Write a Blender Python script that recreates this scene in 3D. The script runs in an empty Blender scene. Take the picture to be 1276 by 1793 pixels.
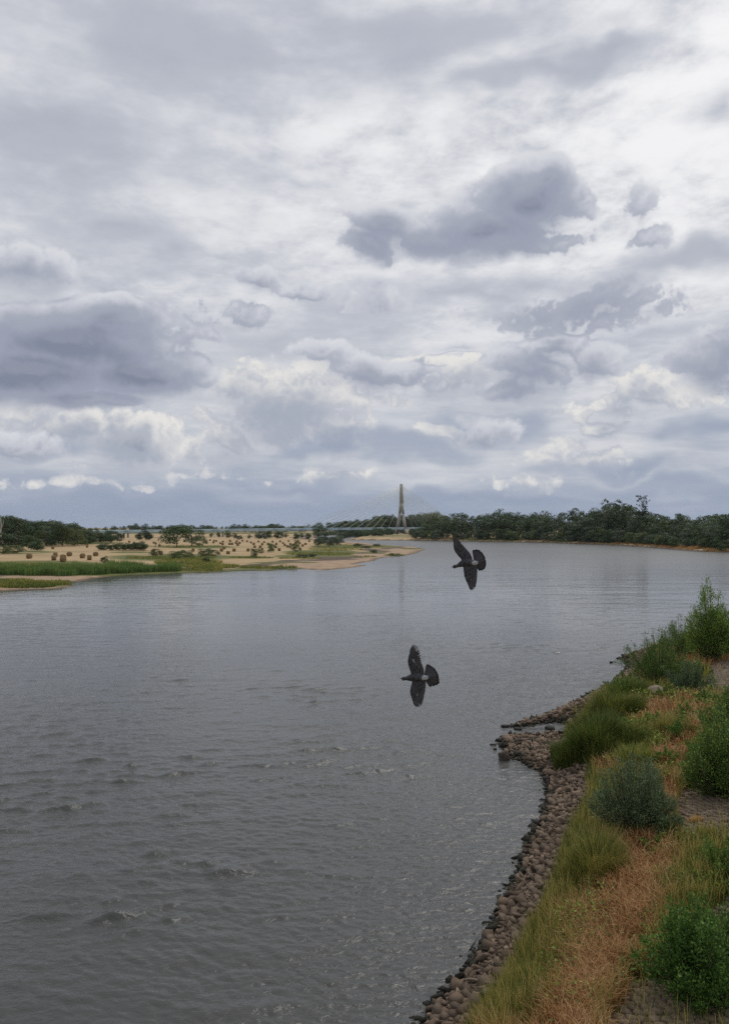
import bpy, bmesh, math, random
import numpy as np
from mathutils import Vector, Matrix, noise as mnoise

R = math.radians
scene = bpy.context.scene
COL = scene.collection

# ------------------------------------------------------------------ camera
PW, PH = 1276.0, 1793.0          # photograph size the pixel notes refer to
F, HX, HY = 1380.0, 638.0, 923.0  # focal length and horizon in those pixels
CAMZ = 12.0                       # camera stands on a bridge, 12 m over the river
cam_data = bpy.data.cameras.new("camera")
cam = bpy.data.objects.new("camera", cam_data)
COL.objects.link(cam)
cam.location = (0, 0, CAMZ)
cam.rotation_euler = (R(90), 0, 0)
cam_data.sensor_fit = 'VERTICAL'
cam_data.sensor_height = 24.0
cam_data.lens = 24.0 * F / PH
cam_data.shift_y = (HY - PH / 2) / PH
cam_data.clip_start = 0.1
cam_data.clip_end = 20000
scene.camera = cam

scene.view_settings.view_transform = 'Standard'
scene.view_settings.look = 'None'
scene.view_settings.exposure = 0.0
scene.view_settings.gamma = 1.0
scene.render.engine = 'CYCLES'
cy = scene.cycles
cy.max_bounces = 4
cy.diffuse_bounces = 2
cy.glossy_bounces = 2
cy.transmission_bounces = 2
cy.transparent_max_bounces = 4
cy.volume_bounces = 0
cy.use_denoising = False
try:
    cy.denoiser = 'OPENIMAGEDENOISE'
    cy.denoising_prefilter = 'NONE'
except Exception:
    pass
cy.sample_clamp_indirect = 4.0
cy.use_adaptive_sampling = True
cy.adaptive_threshold = 0.012

# sun behind thin cloud, ahead and to the right
SUN_AZ, SUN_EL = R(33), R(52)    # azimuth from +Y towards +X
SUN = Vector((math.sin(SUN_AZ) * math.cos(SUN_EL), math.cos(SUN_AZ) * math.cos(SUN_EL), math.sin(SUN_EL)))

# ------------------------------------------------------------------ node helper
class NT:
    def __init__(s, tree):
        s.t = tree; s.n = tree.nodes; s.l = tree.links
        s.n.clear()
    def new(s, typ, **kw):
        nd = s.n.new(typ)
        for k, v in kw.items(): setattr(nd, k, v)
        return nd
    def put(s, sock, v):
        if v is None: return
        if hasattr(v, 'is_output'): s.l.new(v, sock)
        else:
            if sock.type == 'RGBA' and len(v) == 3: v = (*v, 1)
            sock.default_value = v
    def m(s, op, a, b=None, c=None, clamp=False):
        nd = s.new('ShaderNodeMath', operation=op, use_clamp=clamp)
        for i, v in enumerate((a, b, c)):
            if v is not None: s.put(nd.inputs[i], v)
        return nd.outputs[0]
    def v(s, op, a, b=None, scale=None):
        nd = s.new('ShaderNodeVectorMath', operation=op)
        s.put(nd.inputs[0], a)
        if b is not None: s.put(nd.inputs[1], b)
        if scale is not None: s.put(nd.inputs['Scale'], scale)
        return nd.outputs['Value'] if op in ('LENGTH', 'DOT_PRODUCT', 'DISTANCE') else nd.outputs['Vector']
    def xyz(s, x, y, z):
        nd = s.new('ShaderNodeCombineXYZ')
        for i, v in enumerate((x, y, z)): s.put(nd.inputs[i], v)
        return nd.outputs[0]
    def sep(s, v):
        nd = s.new('ShaderNodeSeparateXYZ'); s.put(nd.inputs[0], v)
        return nd.outputs
    def noise(s, vec, scale, detail=3, rough=.5, dist=0, color=False, lac=2.0):
        nd = s.new('ShaderNodeTexNoise')
        s.put(nd.inputs['Vector'], vec)
        s.put(nd.inputs['Scale'], scale); nd.inputs['Detail'].default_value = detail
        nd.inputs['Roughness'].default_value = rough; nd.inputs['Distortion'].default_value = dist
        nd.inputs['Lacunarity'].default_value = lac
        return nd.outputs['Color' if color else 'Fac']
    def voro(s, vec, scale, detail=0, rough=.5, feature='F1', out='Distance', smooth=.6, rnd=1):
        nd = s.new('ShaderNodeTexVoronoi', feature=feature)
        s.put(nd.inputs['Vector'], vec)
        nd.inputs['Scale'].default_value = scale
        nd.inputs['Randomness'].default_value = rnd
        if 'Detail' in nd.inputs and feature != 'DISTANCE_TO_EDGE':
            nd.inputs['Detail'].default_value = detail; nd.inputs['Roughness'].default_value = rough
        if feature == 'SMOOTH_F1': nd.inputs['Smoothness'].default_value = smooth
        return nd.outputs[out]
    def ss(s, x, lo, hi, a=0., b=1., typ='SMOOTHSTEP'):
        nd = s.new('ShaderNodeMapRange', interpolation_type=typ)
        for i, v in enumerate((x, lo, hi, a, b)): s.put(nd.inputs[i], v)
        return nd.outputs[0]
    def mix(s, f, a, b, typ='MIX'):
        nd = s.new('ShaderNodeMix', data_type='RGBA', blend_type=typ)
        s.put(nd.inputs[0], f); s.put(nd.inputs[6], a); s.put(nd.inputs[7], b)
        return nd.outputs[2]
    def ramp(s, f, stops):
        nd = s.new('ShaderNodeValToRGB'); e = nd.color_ramp.elements
        while len(e) < len(stops): e.new(.5)
        for q, (p, c) in zip(e, stops):
            q.position = p; q.color = (*c, 1)
        s.put(nd.inputs[0], f)
        return nd.outputs[0]

def lin(r, g, b):
    f = lambda c: (c / 255 / 12.92) if c <= 10 else ((c / 255 + .055) / 1.055) ** 2.4
    return (f(r), f(g), f(b))

# ------------------------------------------------------------------ sky
world = bpy.data.worlds.new("World")
scene.world = world
world.use_nodes = True
k = NT(world.node_tree)

tc = k.new('ShaderNodeTexCoord').outputs['Generated']
D = k.v('NORMALIZE', tc)
dx, dy, dz = k.sep(D)
hor = k.m('SQRT', k.m('ADD', k.m('MULTIPLY', dx, dx), k.m('MULTIPLY', dy, dy)))
A = k.m('ARCTAN2', dx, dy)                                   # azimuth
E = k.m('DIVIDE', dz, k.m('MAXIMUM', hor, .02))              # tan(elevation)
Ec = k.m('MAXIMUM', E, 0.0)

sky = k.new('ShaderNodeTexSky')
sky.sky_type = 'NISHITA'
sky.sun_disc = False
sky.sun_elevation = SUN_EL
sky.sun_rotation = SUN_AZ
sky.altitude = 50; sky.air_density = 1.0; sky.dust_density = 2.0; sky.ozone_density = 1.0
SKY_STRENGTH = 0.08
blue = k.v('SCALE', sky.outputs[0], scale=SKY_STRENGTH)

# angle to the sun: cloud gets brighter towards it
sd = k.v('DOT_PRODUCT', D, tuple(SUN))
glow = k.ss(sd, .66, .98)
glow_wide = k.ss(sd, .3, .98)

# coordinates of the high sheet (a flat layer seen in perspective)
inv = k.m('DIVIDE', 1.0, k.m('ADD', k.m('MAXIMUM', dz, 0), .12))
P = k.xyz(k.m('MULTIPLY', dx, inv), k.m('MULTIPLY', dy, inv), 0.0)
# coordinates for heaped cloud: direction, squeezed so that clouds are flat and wide
Q = k.v('MULTIPLY', D, (1.0, 1.0, 1.7))

def blob_px(cx, cy_, rx, ry):
    u = (cx - HX) / F; az = math.atan(u)
    el = (HY - cy_) / F * math.cos(az)
    return (az, el, rx / F * math.cos(az) ** 2, ry / F * math.cos(az))

def field(AE, blobs):
    out = None
    for b in blobs:
        az, el, ra, re = blob_px(*b[:4])
        w = b[4] if len(b) > 4 else 1.0
        nd = k.new('ShaderNodeVectorMath', operation='MULTIPLY_ADD')
        k.put(nd.inputs[0], AE); nd.inputs[1].default_value = (.8 / ra, .8 / re, 0); nd.inputs[2].default_value = (-az * .8 / ra, -el * .8 / re, 0)
        d = k.v('LENGTH', nd.outputs[0])
        f = k.m('MULTIPLY_ADD', d, -w, w)          # w*(1-d)
        if out is None: out = f
        else:
            nd = k.new('ShaderNodeMath', operation='SMOOTH_MAX')
            k.put(nd.inputs[0], out); k.put(nd.inputs[1], f); nd.inputs[2].default_value = .25
            out = nd.outputs[0]
    return out

AE0 = k.xyz(A, E, 0.0)
w1 = k.v('SUBTRACT', k.noise(k.v('MULTIPLY', D, (1, 1, 1.25)), 9.0, 3, .5, color=True), (.5, .5, .5))
w1s = k.sep(w1)
AEs = k.v('ADD', AE0, k.xyz(k.m('MULTIPLY', w1s[0], .22), k.m('MULTIPLY', w1s[1], .10), 0.0))  # strongly warped (stratus)
AEc = k.v('ADD', AE0, k.xyz(k.m('MULTIPLY', w1s[0], .055), k.m('MULTIPLY', w1s[1], .05), 0.0))  # lightly warped (cumulus)

# ---- 1 high veil
pv = k.noise(P, 2.1, 6, .56, dist=.5)
pv2 = k.noise(k.v('ADD', P, (7.3, 2.1, 0)), 8.5, 5, .62)
veil = k.m('ADD', k.m('MULTIPLY', pv, .6), k.m('MULTIPLY', pv2, .4))
v_f = k.ss(k.m('ADD', veil, k.m('MULTIPLY', glow_wide, .10)), .40, .70)
veil_col = k.mix(v_f, lin(182, 187, 198), lin(229, 230, 233))
veil_col = k.mix(k.m('MULTIPLY', glow, k.ss(veil, .38, .60)), veil_col, lin(246, 246, 247))
veil_a = k.ss(veil, .24, .40, .75, 1.0)
c = k.mix(veil_a, blue, veil_col)

# ---- 2 soft grey sheets (stratus)
strat = field(AEs, [
    (330, 60, 620, 150), (700, 70, 420, 90), (60, 215, 420, 120), (930, 125, 210, 40), (1010, 95, 150, 35),
    (1240, 190, 110, 42, .7), (20, 470, 190, 70), (1240, 468, 330, 34, .9), (860, 510, 300, 28, .7),
    (170, 380, 260, 60, .7), (520, 330, 170, 26, .5), (330, 450, 150, 46, .7), (620, 545, 160, 40, .6), (1150, 590, 240, 30, .5), (430, 610, 260, 50, .6)])
sn = k.noise(k.v('MULTIPLY', D, (1, 1, 3.0)), 7.0, 6, .58)
s_d = k.m('ADD', strat, k.m('MULTIPLY', k.m('SUBTRACT', sn, .5), 1.5))
s_a = k.ss(s_d, -.15, .75, 0, .88)
s_col = k.mix(k.ss(s_d, .1, 1.0), lin(195, 199, 208), lin(173, 178, 191))
c = k.mix(s_a, c, s_col)

# ---- 3 layered cloud and bluish air towards the horizon
hb = k.noise(k.v('MULTIPLY', D, (1, 1, 6.0)), 4.2, 6, .58, dist=.25)
h_f = k.ss(k.m('ADD', Ec, k.m('MULTIPLY', k.m('SUBTRACT', hb, .5), .20)), .03, .33, 1.0, 0.0)
h_col = k.mix(k.ss(hb, .34, .66), lin(170, 178, 192), lin(208, 210, 215))
h_col = k.mix(k.ss(k.m('ADD', Ec, k.m('MULTIPLY', k.m('SUBTRACT', hb, .5), .08)), .01, .09), lin(147, 160, 182), h_col)
c = k.mix(k.m('MULTIPLY', h_f, .92), c, h_col)

# ---- 4 heaped clouds: puffs on puffs
def billow(vec):
    out = None
    for sc, am in ((21, .60), (47, .36), (105, .20), (230, .11)):
        n = k.m('ABSOLUTE', k.m('SUBTRACT', k.noise(vec, sc, 0, .5), .5))
        out = k.m('MULTIPLY', n, am * 2.6) if out is None else k.m('MULTIPLY_ADD', n, am * 2.6, out)
    return k.m('SUBTRACT', out, .42)
STEP = .013
Qb = k.v('MULTIPLY', D, (1, 1, 1.1))
bil = billow(Qb)
bil2 = billow(k.v('ADD', Qb, (.4 * STEP, 0.0, 1.5 * STEP)))       # a step towards the sun
soft = k.noise(Qb, 10.0, 4, .55)

def cumulus(c, blobs, seed, amp, a_max, dark, mid, edge_col, lit, lit_amt, lit_lo, lit_hi, width, extra):
    F1 = field(AEc, blobs)
    F2 = field(k.v('ADD', AEc, (.4 * STEP, STEP, 0)), blobs)
    F1 = smax(F1, extra)
    d = k.m('MULTIPLY_ADD', bil, amp, F1)
    d2 = k.m('MULTIPLY_ADD', bil2, amp, smax(F2, extra))
    rel = k.m('SUBTRACT', d, d2)                                  # > 0 on the side that faces the light
    hard = k.ss(rel, -.16, .10)                                   # crisp tops, soft bases
    hi = k.m('ADD', width[0], k.m('MULTIPLY', k.m('SUBTRACT', 1.0, hard), width[1]))
    al = k.ss(d, .0, hi, 0, a_max)
    dd = k.m('ADD', d, k.m('MULTIPLY', k.m('SUBTRACT', soft, .5), .9))
    col = k.mix(k.ss(dd, .02, .50), edge_col, mid)
    col = k.mix(k.ss(dd, .35, 1.0), col, dark)
    col = k.mix(k.ss(dd, 1.0, 1.7), col, lin(126, 134, 154))
    lt = k.m('MULTIPLY', k.ss(rel, lit_lo, lit_hi), k.ss(d, .25, .95, 1.0, .15))
    col = k.mix(k.m('MULTIPLY', lt, lit_amt), col, lit)
    return k.mix(al, c, col)

def scatter(seed, scale, zs, thr, e_lo, e_hi):
    """the same kind of cloud all round the sky"""
    n = k.noise(k.v('ADD', k.v('MULTIPLY', D, (1, 1, zs)), seed), scale, 1, .5)
    win = k.m('MULTIPLY', k.ss(Ec, e_lo[0], e_lo[1]), k.ss(Ec, e_hi[0], e_hi[1], 1, 0))
    return k.m('SUBTRACT', k.m('MULTIPLY', k.m('SUBTRACT', n, thr), 5.0), k.m('MULTIPLY', k.m('SUBTRACT', 1, win), 2.0))

def smax(a, b):
    nd = k.new('ShaderNodeMath', operation='SMOOTH_MAX')
    k.put(nd.inputs[0], a); k.put(nd.inputs[1], b); nd.inputs[2].default_value = .2
    return nd.outputs[0]

# far pale heaps low down, their tops lit
c = cumulus(c, [
    (505, 722, 135, 74, 1.3), (590, 765, 66, 50, 1.2), (440, 690, 90, 40, .8), (230, 785, 95, 54, 1.3), (110, 765, 140, 48, 1.1), (420, 782, 58, 32), (335, 795, 40, 28),
    (60, 725, 110, 34, .7), (600, 830, 60, 22, .5), (800, 665, 80, 40), (700, 645, 60, 30, .8), (1130, 685, 70, 36), (1060, 748, 44, 22),
    (790, 762, 44, 22, .7), (1000, 800, 100, 30, .6), (930, 838, 60, 22, .4), (1100, 715, 120, 26, .6),
    (250, 830, 220, 22, .5), (150, 850, 180, 12, .5)],
    0, .62, 1.0, lin(166, 173, 187), lin(186, 190, 200), lin(204, 206, 211), lin(232, 230, 226), .9, .0, .40, (.2, .65),
    scatter((3.1, .7, 9.2), 6.0, 2.4, .66, (.04, .09), (.16, .24)))

# bands of blue-grey under and between them
f_band = field(AEs, [(200, 890, 420, 24), (560, 798, 130, 16), (720, 790, 150, 34), (880, 745, 80, 36), (700, 880, 300, 18),
                     (1150, 850, 240, 24), (1080, 812, 160, 18), (1240, 755, 90, 26), (480, 845, 160, 16, .7), (60, 805, 130, 14, .7), (940, 880, 200, 16, .8)])
b_d = k.m('ADD', f_band, k.m('MULTIPLY', k.m('SUBTRACT', hb, .5), 1.4))
c = k.mix(k.ss(b_d, 0, .8, 0, .7), c, lin(148, 160, 181))

# near dark heaps, seen against the light
c = cumulus(c, [
    (925, 350, 98, 68, 1.7), (962, 325, 56, 42, 1.4), (860, 395, 125, 62, 1.7), (675, 398, 64, 42, 1.4), (650, 435, 62, 46, 1.3), (770, 420, 120, 46, 1.5), (890, 430, 130, 32, 1.1),
    (1120, 370, 40, 40, .65), (1140, 425, 50, 36, .55),
    (450, 498, 38, 28, .8), (425, 560, 48, 34, .7), (545, 520, 60, 26, .5), (650, 530, 80, 34, .45),
    (120, 600, 190, 72, 2.2), (190, 560, 125, 42, 1.5), (240, 655, 125, 52, 2.0), (60, 655, 170, 62, 2.2), (140, 703, 150, 22, 1.6), (320, 600, 70, 44, .6),
    (650, 655, 105, 36), (560, 625, 70, 24, .7), (720, 660, 60, 30, .7), (930, 650, 90, 54, 1.1), (985, 605, 50, 26), (1050, 640, 60, 40, .9), (900, 680, 80, 28),
    (1235, 640, 70, 54, 1.2), (1275, 610, 60, 50), (800, 608, 50, 11, .7), (50, 470, 110, 44, .9), (860, 755, 52, 40, .7), (20, 785, 90, 34, .7)],
    0, .40, .97, lin(153, 159, 176), lin(171, 176, 190), lin(200, 203, 211), lin(228, 229, 233), .6, .06, .40, (.22, .7),
    scatter((8.4, 5.2, 1.3), 4.0, 2.0, .62, (.14, .24), (.9, 1.6)))

# below the horizon: dull ground light
c = k.mix(k.ss(E, -.012, -.002), lin(90, 95, 95), c)

bg = k.new('ShaderNodeBackground')
k.put(bg.inputs['Color'], c)
bg.inputs['Strength'].default_value = 1.0
wo = k.new('ShaderNodeOutputWorld')
k.l.new(bg.outputs[0], wo.inputs['Surface'])
world.cycles.sampling_method = 'MANUAL'
world.cycles.sample_map_resolution = 512

# ------------------------------------------------------------------ sun (hazy, behind thin cloud)
sun_data = bpy.data.lights.new("sun", 'SUN')
sun_data.energy = 1.4
sun_data.angle = R(40)
sun_data.color = (1.0, .955, .89)
sun = bpy.data.objects.new("sun", sun_data)
COL.objects.link(sun)
sun.location = (0, 0, 60)
sun.rotation_euler = SUN.to_track_quat('Z', 'Y').to_euler()

# ------------------------------------------------------------------ helpers
rng = np.random.default_rng(7)
random.seed(7)

def tag(o, label=None, cat=None, group=None, kind=None):
    if label: o['label'] = label
    if cat: o['category'] = cat
    if group: o['group'] = group
    if kind: o['kind'] = kind
    return o

def link(o, parent=None):
    COL.objects.link(o)
    if parent is not None: o.parent = parent
    return o

def empty(name, loc=(0, 0, 0), rz=0.0):
    o = bpy.data.objects.new(name, None)
    o.location = loc; o.rotation_euler = (0, 0, rz); o.empty_display_size = .2
    return link(o)

def mesh_np(name, V, faces, mats, attrs=None, smooth=False):
    """V (n,3); faces: (m,k) array or list of arrays of equal-width faces; attrs: {name: (n,) or (n,4)} on points"""
    me = bpy.data.meshes.new(name)
    V = np.asarray(V, np.float32)
    fl = faces if isinstance(faces, list) else [faces]
    fl = [np.asarray(f, np.int32) for f in fl if len(f)]
    me.vertices.add(len(V)); me.vertices.foreach_set('co', V.ravel())
    nl = sum(f.size for f in fl); npoly = sum(len(f) for f in fl)
    me.loops.add(nl); me.polygons.add(npoly)
    me.loops.foreach_set('vertex_index', np.concatenate([f.ravel() for f in fl]))
    tot = np.concatenate([np.full(len(f), f.shape[1], np.int32) for f in fl])
    st = np.concatenate([[0], np.cumsum(tot)[:-1]]).astype(np.int32)
    me.polygons.foreach_set('loop_start', st)
    if smooth: me.polygons.foreach_set('use_smooth', np.ones(npoly, bool))
    me.update(calc_edges=True)
    for m in (mats if isinstance(mats, (list, tuple)) else [mats]): me.materials.append(m)
    for nm, a in (attrs or {}).items():
        a = np.asarray(a, np.float32)
        if a.ndim == 1:
            at = me.attributes.new(nm, 'FLOAT', 'POINT'); at.data.foreach_set('value', a)
        else:
            at = me.attributes.new(nm, 'FLOAT_COLOR', 'POINT'); at.data.foreach_set('color', a.ravel())
    return me

def ob(name, me, parent=None, loc=None):
    o = bpy.data.objects.new(name, me)
    if loc is not None: o.location = loc
    return link(o, parent)

class MB:
    """collects tubes, boxes and lofts into one mesh"""
    def __init__(s): s.v = []; s.q = []; s.t = []; s.n = 0
    def add(s, V, quads=(), tris=()):
        V = np.asarray(V, float); b = s.n
        s.v.append(V); s.n += len(V)
        if len(quads): s.q.append(np.asarray(quads) + b)
        if len(tris): s.t.append(np.asarray(tris) + b)
    def tube(s, pts, rad, n=6, cap=True):
        pts = [Vector(p) for p in pts]
        rad = rad if hasattr(rad, '__len__') else [rad] * len(pts)
        V = []; prev = None
        for i, p in enumerate(pts):
            d = (pts[min(i + 1, len(pts) - 1)] - pts[max(i - 1, 0)]).normalized()
            if prev is None:
                prev = d.cross(Vector((0, 0, 1)) if abs(d.z) < .9 else Vector((1, 0, 0))).normalized()
            u = (prev - d * prev.dot(d)).normalized(); w = d.cross(u); prev = u
            for j in range(n):
                a = 2 * math.pi * j / n
                V.append(p + (u * math.cos(a) + w * math.sin(a)) * rad[i])
        Q = [(i * n + j, i * n + (j + 1) % n, (i + 1) * n + (j + 1) % n, (i + 1) * n + j) for i in range(len(pts) - 1) for j in range(n)]
        T = []
        if cap:
            V += [pts[0], pts[-1]]; a, b = len(V) - 2, len(V) - 1; o = (len(pts) - 1) * n
            T = [(a, (j + 1) % n, j) for j in range(n)] + [(b, o + j, o + (j + 1) % n) for j in range(n)]
        s.add([tuple(v) for v in V], Q, T)
    def hexa(s, c8):
        """eight corners: bottom four, then top four, both counter-clockwise"""
        s.add(c8, [(0, 3, 2, 1), (4, 5, 6, 7), (0, 1, 5, 4), (1, 2, 6, 5), (2, 3, 7, 6), (3, 0, 4, 7)])
    def box(s, c, sz, ax=None):
        hx, hy, hz = sz[0] / 2, sz[1] / 2, sz[2] / 2
        P8 = [(-hx, -hy, -hz), (hx, -hy, -hz), (hx, hy, -hz), (-hx, hy, -hz), (-hx, -hy, hz), (hx, -hy, hz), (hx, hy, hz), (-hx, hy, hz)]
        M = ax if ax is not None else Matrix.Identity(3)
        s.hexa([tuple(Vector(c) + M @ Vector(p)) for p in P8])
    def mesh(s, name, mat, smooth=False, attrs=None):
        return mesh_np(name, np.concatenate(s.v), [x for x in ([np.concatenate(s.q)] if s.q else []) + ([np.concatenate(s.t)] if s.t else [])], mat, attrs, smooth)

# value noise in numpy
_pt = np.random.default_rng(3).random((256, 256)).astype(np.float32)
def vnoise(x, y):
    xi = np.floor(x).astype(int); yi = np.floor(y).astype(int)
    fx = x - xi; fy = y - yi
    fx = fx * fx * (3 - 2 * fx); fy = fy * fy * (3 - 2 * fy)
    g = lambda a, b: _pt[a & 255, b & 255]
    return (g(xi, yi) * (1 - fx) + g(xi + 1, yi) * fx) * (1 - fy) + (g(xi, yi + 1) * (1 - fx) + g(xi + 1, yi + 1) * fx) * fy
def fbm(x, y, o=4):
    t = 0; a = .5; n = 0
    for i in range(o):
        t = t + a * vnoise(x * 2 ** i + 17.3 * i, y * 2 ** i + 5.7 * i); n += a; a *= .5
    return t / n

# ------------------------------------------------------------------ materials
def mat(name):
    m = bpy.data.materials.new(name); m.use_nodes = True
    return m, NT(m.node_tree)

def finish(k, bsdf):
    o = k.new('ShaderNodeOutputMaterial')
    k.l.new(bsdf.outputs[0], o.inputs['Surface'])

def pbsdf(k, col, rough=.8, spec=.3, normal=None, metallic=0.0):
    b = k.new('ShaderNodeBsdfPrincipled')
    k.put(b.inputs['Base Color'], col); k.put(b.inputs['Roughness'], rough)
    b.inputs['Specular IOR Level'].default_value = spec
    b.inputs['Metallic'].default_value = metallic
    if normal is not None: k.put(b.inputs['Normal'], normal)
    return b

def bump(k, h, strength=.5, dist=.05):
    b = k.new('ShaderNodeBump'); b.inputs['Strength'].default_value = strength; b.inputs['Distance'].default_value = dist
    k.put(b.inputs['Height'], h)
    return b.outputs[0]

def simple_mat(name, c1, c2, scale=5, rough=.85, spec=.25, bs=.4, bd=.02, detail=4):
    m, k = mat(name)
    co = k.new('ShaderNodeTexCoord').outputs['Object']
    n = k.noise(co, scale, detail, .6)
    col = k.mix(k.ss(n, .3, .7), c1, c2)
    finish(k, pbsdf(k, col, rough, spec, bump(k, n, bs, bd)))
    return m

def leaf_mat(name, stops, trans=.3, hue=.03, val=.25, rough=.55):
    """colour runs with a random tint stored per leaf, plus a small shift per plant"""
    m, k = mat(name)
    at = k.new('ShaderNodeAttribute'); at.attribute_name = 'tint'
    col = k.ramp(at.outputs['Fac'], stops)
    oi = k.new('ShaderNodeObjectInfo').outputs['Random']
    hs = k.new('ShaderNodeHueSaturation')
    k.put(hs.inputs['Hue'], k.m('MULTIPLY_ADD', oi, hue, .5 - hue / 2))
    k.put(hs.inputs['Value'], k.m('MULTIPLY_ADD', k.m('FRACT', k.m('MULTIPLY', oi, 7.31)), val, 1 - val / 2))
    k.put(hs.inputs['Color'], col)
    d = pbsdf(k, hs.outputs[0], rough, .25)
    t = k.new('ShaderNodeBsdfTranslucent'); k.put(t.inputs['Color'], hs.outputs[0])
    mx = k.new('ShaderNodeMixShader'); mx.inputs[0].default_value = trans
    k.l.new(d.outputs[0], mx.inputs[1]); k.l.new(t.outputs[0], mx.inputs[2])
    finish(k, mx)
    return m

# ------------------------------------------------------------------ where the river runs
def wp(px, py):                       # photo pixel on the water plane
    Y = CAMZ * F / (py - HY)
    return ((px - HX) / F * Y, Y)

NEAR = [wp(*p) for p in [(730, 1793), (770, 1745), (800, 1722), (850, 1640), (872, 1590), (890, 1560), (912, 1500), (925, 1470), (945, 1440), (958, 1400), (957, 1375), (945, 1352), (915, 1336),
        (890, 1325), (876, 1303), (884, 1290), (925, 1289), (988, 1285), (1000, 1266), (962, 1264), (925, 1271), (898, 1273), (905, 1267), (930, 1261), (965, 1251), (1000, 1233), (1035, 1216), (1058, 1203),
        (1072, 1196), (1095, 1175), (1100, 1163), (1088, 1151), (1110, 1146), (1134, 1140)]]
NEAR = [(-14, -80), (-6, 4), (-2.0, 12)] + NEAR + [(34, 84), (52, 108), (90, 150), (140, 210), (190, 290), (186, 345)]
FAR = [wp(*p) for p in [(1276, 967.5), (1210, 965.5), (1136, 959), (1061, 954), (949, 950.2), (800, 947.6), (700, 946.4), (640, 946), (604, 945.6)]] + [(-8, 850), (-14, 1100), (-20, 1400)]
LEFT = [(-75, 1400), (-65, 1100), (-52, 850), (-34, 720)] + [wp(*p) for p in [(611, 948.3), (650, 952), (686, 955.2), (729, 958.4), (744, 962), (729, 969), (706, 973.5), (680, 975), (662, 978.5), (655, 982), (632, 985.5),
        (618, 988), (642, 990), (620, 993.5), (597, 996), (565, 998.8), (532, 996.6), (490, 997), (475, 1000), (449, 999), (400, 1001), (329, 1003.5), (280, 1005.5), (197, 1009), (160, 1013), (148, 1016),
        (124, 1021.5), (130, 1026.5), (99, 1031), (60, 1031.5), (0, 1034.5)]] + [(-95, 125), (-120, -80)]
POLY = np.array(NEAR + FAR + LEFT); SIDE = np.array([0] * len(NEAR) + [1] * len(FAR) + [2] * len(LEFT))
_A = POLY; _B = np.roll(POLY, -1, 0); _BS = np.roll(SIDE, -1)

def shore(X, Y):
    """signed distance to the waterline (+ on land) and which bank is nearest"""
    X = np.asarray(X, float); Y = np.asarray(Y, float); sh = X.shape
    x = X.ravel(); y = Y.ravel()
    best = np.full(x.shape, 1e18); side = np.zeros(x.shape, int); inside = np.zeros(x.shape, bool)
    for (ax, ay), (bx, by), sa in zip(_A, _B, SIDE):
        dx, dy = bx - ax, by - ay
        t = np.clip(((x - ax) * dx + (y - ay) * dy) / (dx * dx + dy * dy + 1e-9), 0, 1)
        d = (x - ax - t * dx) ** 2 + (y - ay - t * dy) ** 2
        m = d < best
        best[m] = d[m]; side[m] = sa
        if ay != by:
            c = ((ay > y) != (by > y)) & (x < dx * (y - ay) / dy + ax)
            inside ^= c
    s = np.sqrt(best); s[inside] *= -1
    return s.reshape(sh), side.reshape(sh)

def height(X, Y):
    X = np.asarray(X, float); Y = np.asarray(Y, float)
    s, side = shore(X, Y)
    s = s + (fbm(X * .9, Y * .9, 3) - .5) * np.clip(np.abs(s) * .3, .1, .5)
    h0 = np.interp(s, [-8, -1, 0, 1.2, 3, 6, 12, 40, 300], [-2.2, -.5, 0, .62, 1.30, 1.85, 2.25, 2.9, 3.0])
    fx, fy = wp(925, 1303)          # the stone spit is low and flat
    h0 = np.minimum(h0, .20 + np.maximum(0, np.hypot(X - fx, Y - fy) - 2.6) * .45)
    h1 = np.interp(s, [-20, 0, 1.5, 6, 12, 25, 300], [-2.2, 0, .55, 1.2, 2.0, 2.6, 2.8])
    h2 = np.interp(s, [-40, -6, 0, 3, 12, 40, 120, 400], [-2.2, -.4, 0, .25, .6, 1.15, 1.6, 1.9])
    h = np.where(side == 0, h0, np.where(side == 1, h1, h2))
    far = np.clip(np.hypot(X, Y) / 300, 0, 1)
    land = np.clip(s / 4, 0, 1)
    h = h + land * ((fbm(X * .5, Y * .5, 4) - .5) * .18 + (fbm(X * .03 + 9, Y * .03, 3) - .5) * .9 * far)
    return h

def hz(x, y): return float(height(np.array([x]), np.array([y]))[0])

def gp(px, py, zoff=0.0):
    """photo pixel -> the point of the ground it shows"""
    px = np.atleast_1d(np.asarray(px, float)); py = np.atleast_1d(np.asarray(py, float))
    z = np.full(px.shape, 1.2)
    for _ in range(20):
        Y = (CAMZ - z - zoff) * F / (py - HY); X = (px - HX) / F * Y
        z = .5 * z + .5 * height(X, Y)
    return X, Y, z
def g1(px, py):
    X, Y, z = gp(px, py); return Vector((X[0], Y[0], z[0]))
def topix(X, Y, Z):
    return HX + F * X / Y, HY + F * (CAMZ - Z) / Y

# ------------------------------------------------------------------ ground
az = np.concatenate([np.linspace(-180, -36, 40)[:-1], np.linspace(-36, 36, 230), np.linspace(36, 180, 40)[1:]])
az = np.radians(az)
rr = np.concatenate([np.geomspace(5, 120, 430)[:-1], np.geomspace(120, 1200, 330)[:-1], np.geomspace(1200, 9000, 30)])
AZ, RR = np.meshgrid(az, rr)
GX = np.sin(AZ) * RR; GY = np.cos(AZ) * RR
GZ = height(GX, GY)
Sg, SIg = shore(GX, GY)
PXg = np.where(GY > 2, HX + F * GX / np.maximum(GY, 2), -9999); PYg = np.where(GY > 2, HY + F * (CAMZ - GZ) / np.maximum(GY, 2), 9999)
na, nr = len(az), len(rr)
I = np.arange(nr * na).reshape(nr, na)
quads = np.stack([I[:-1, :-1], I[:-1, 1:], I[1:, 1:], I[1:, :-1]], -1).reshape(-1, 4)
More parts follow.
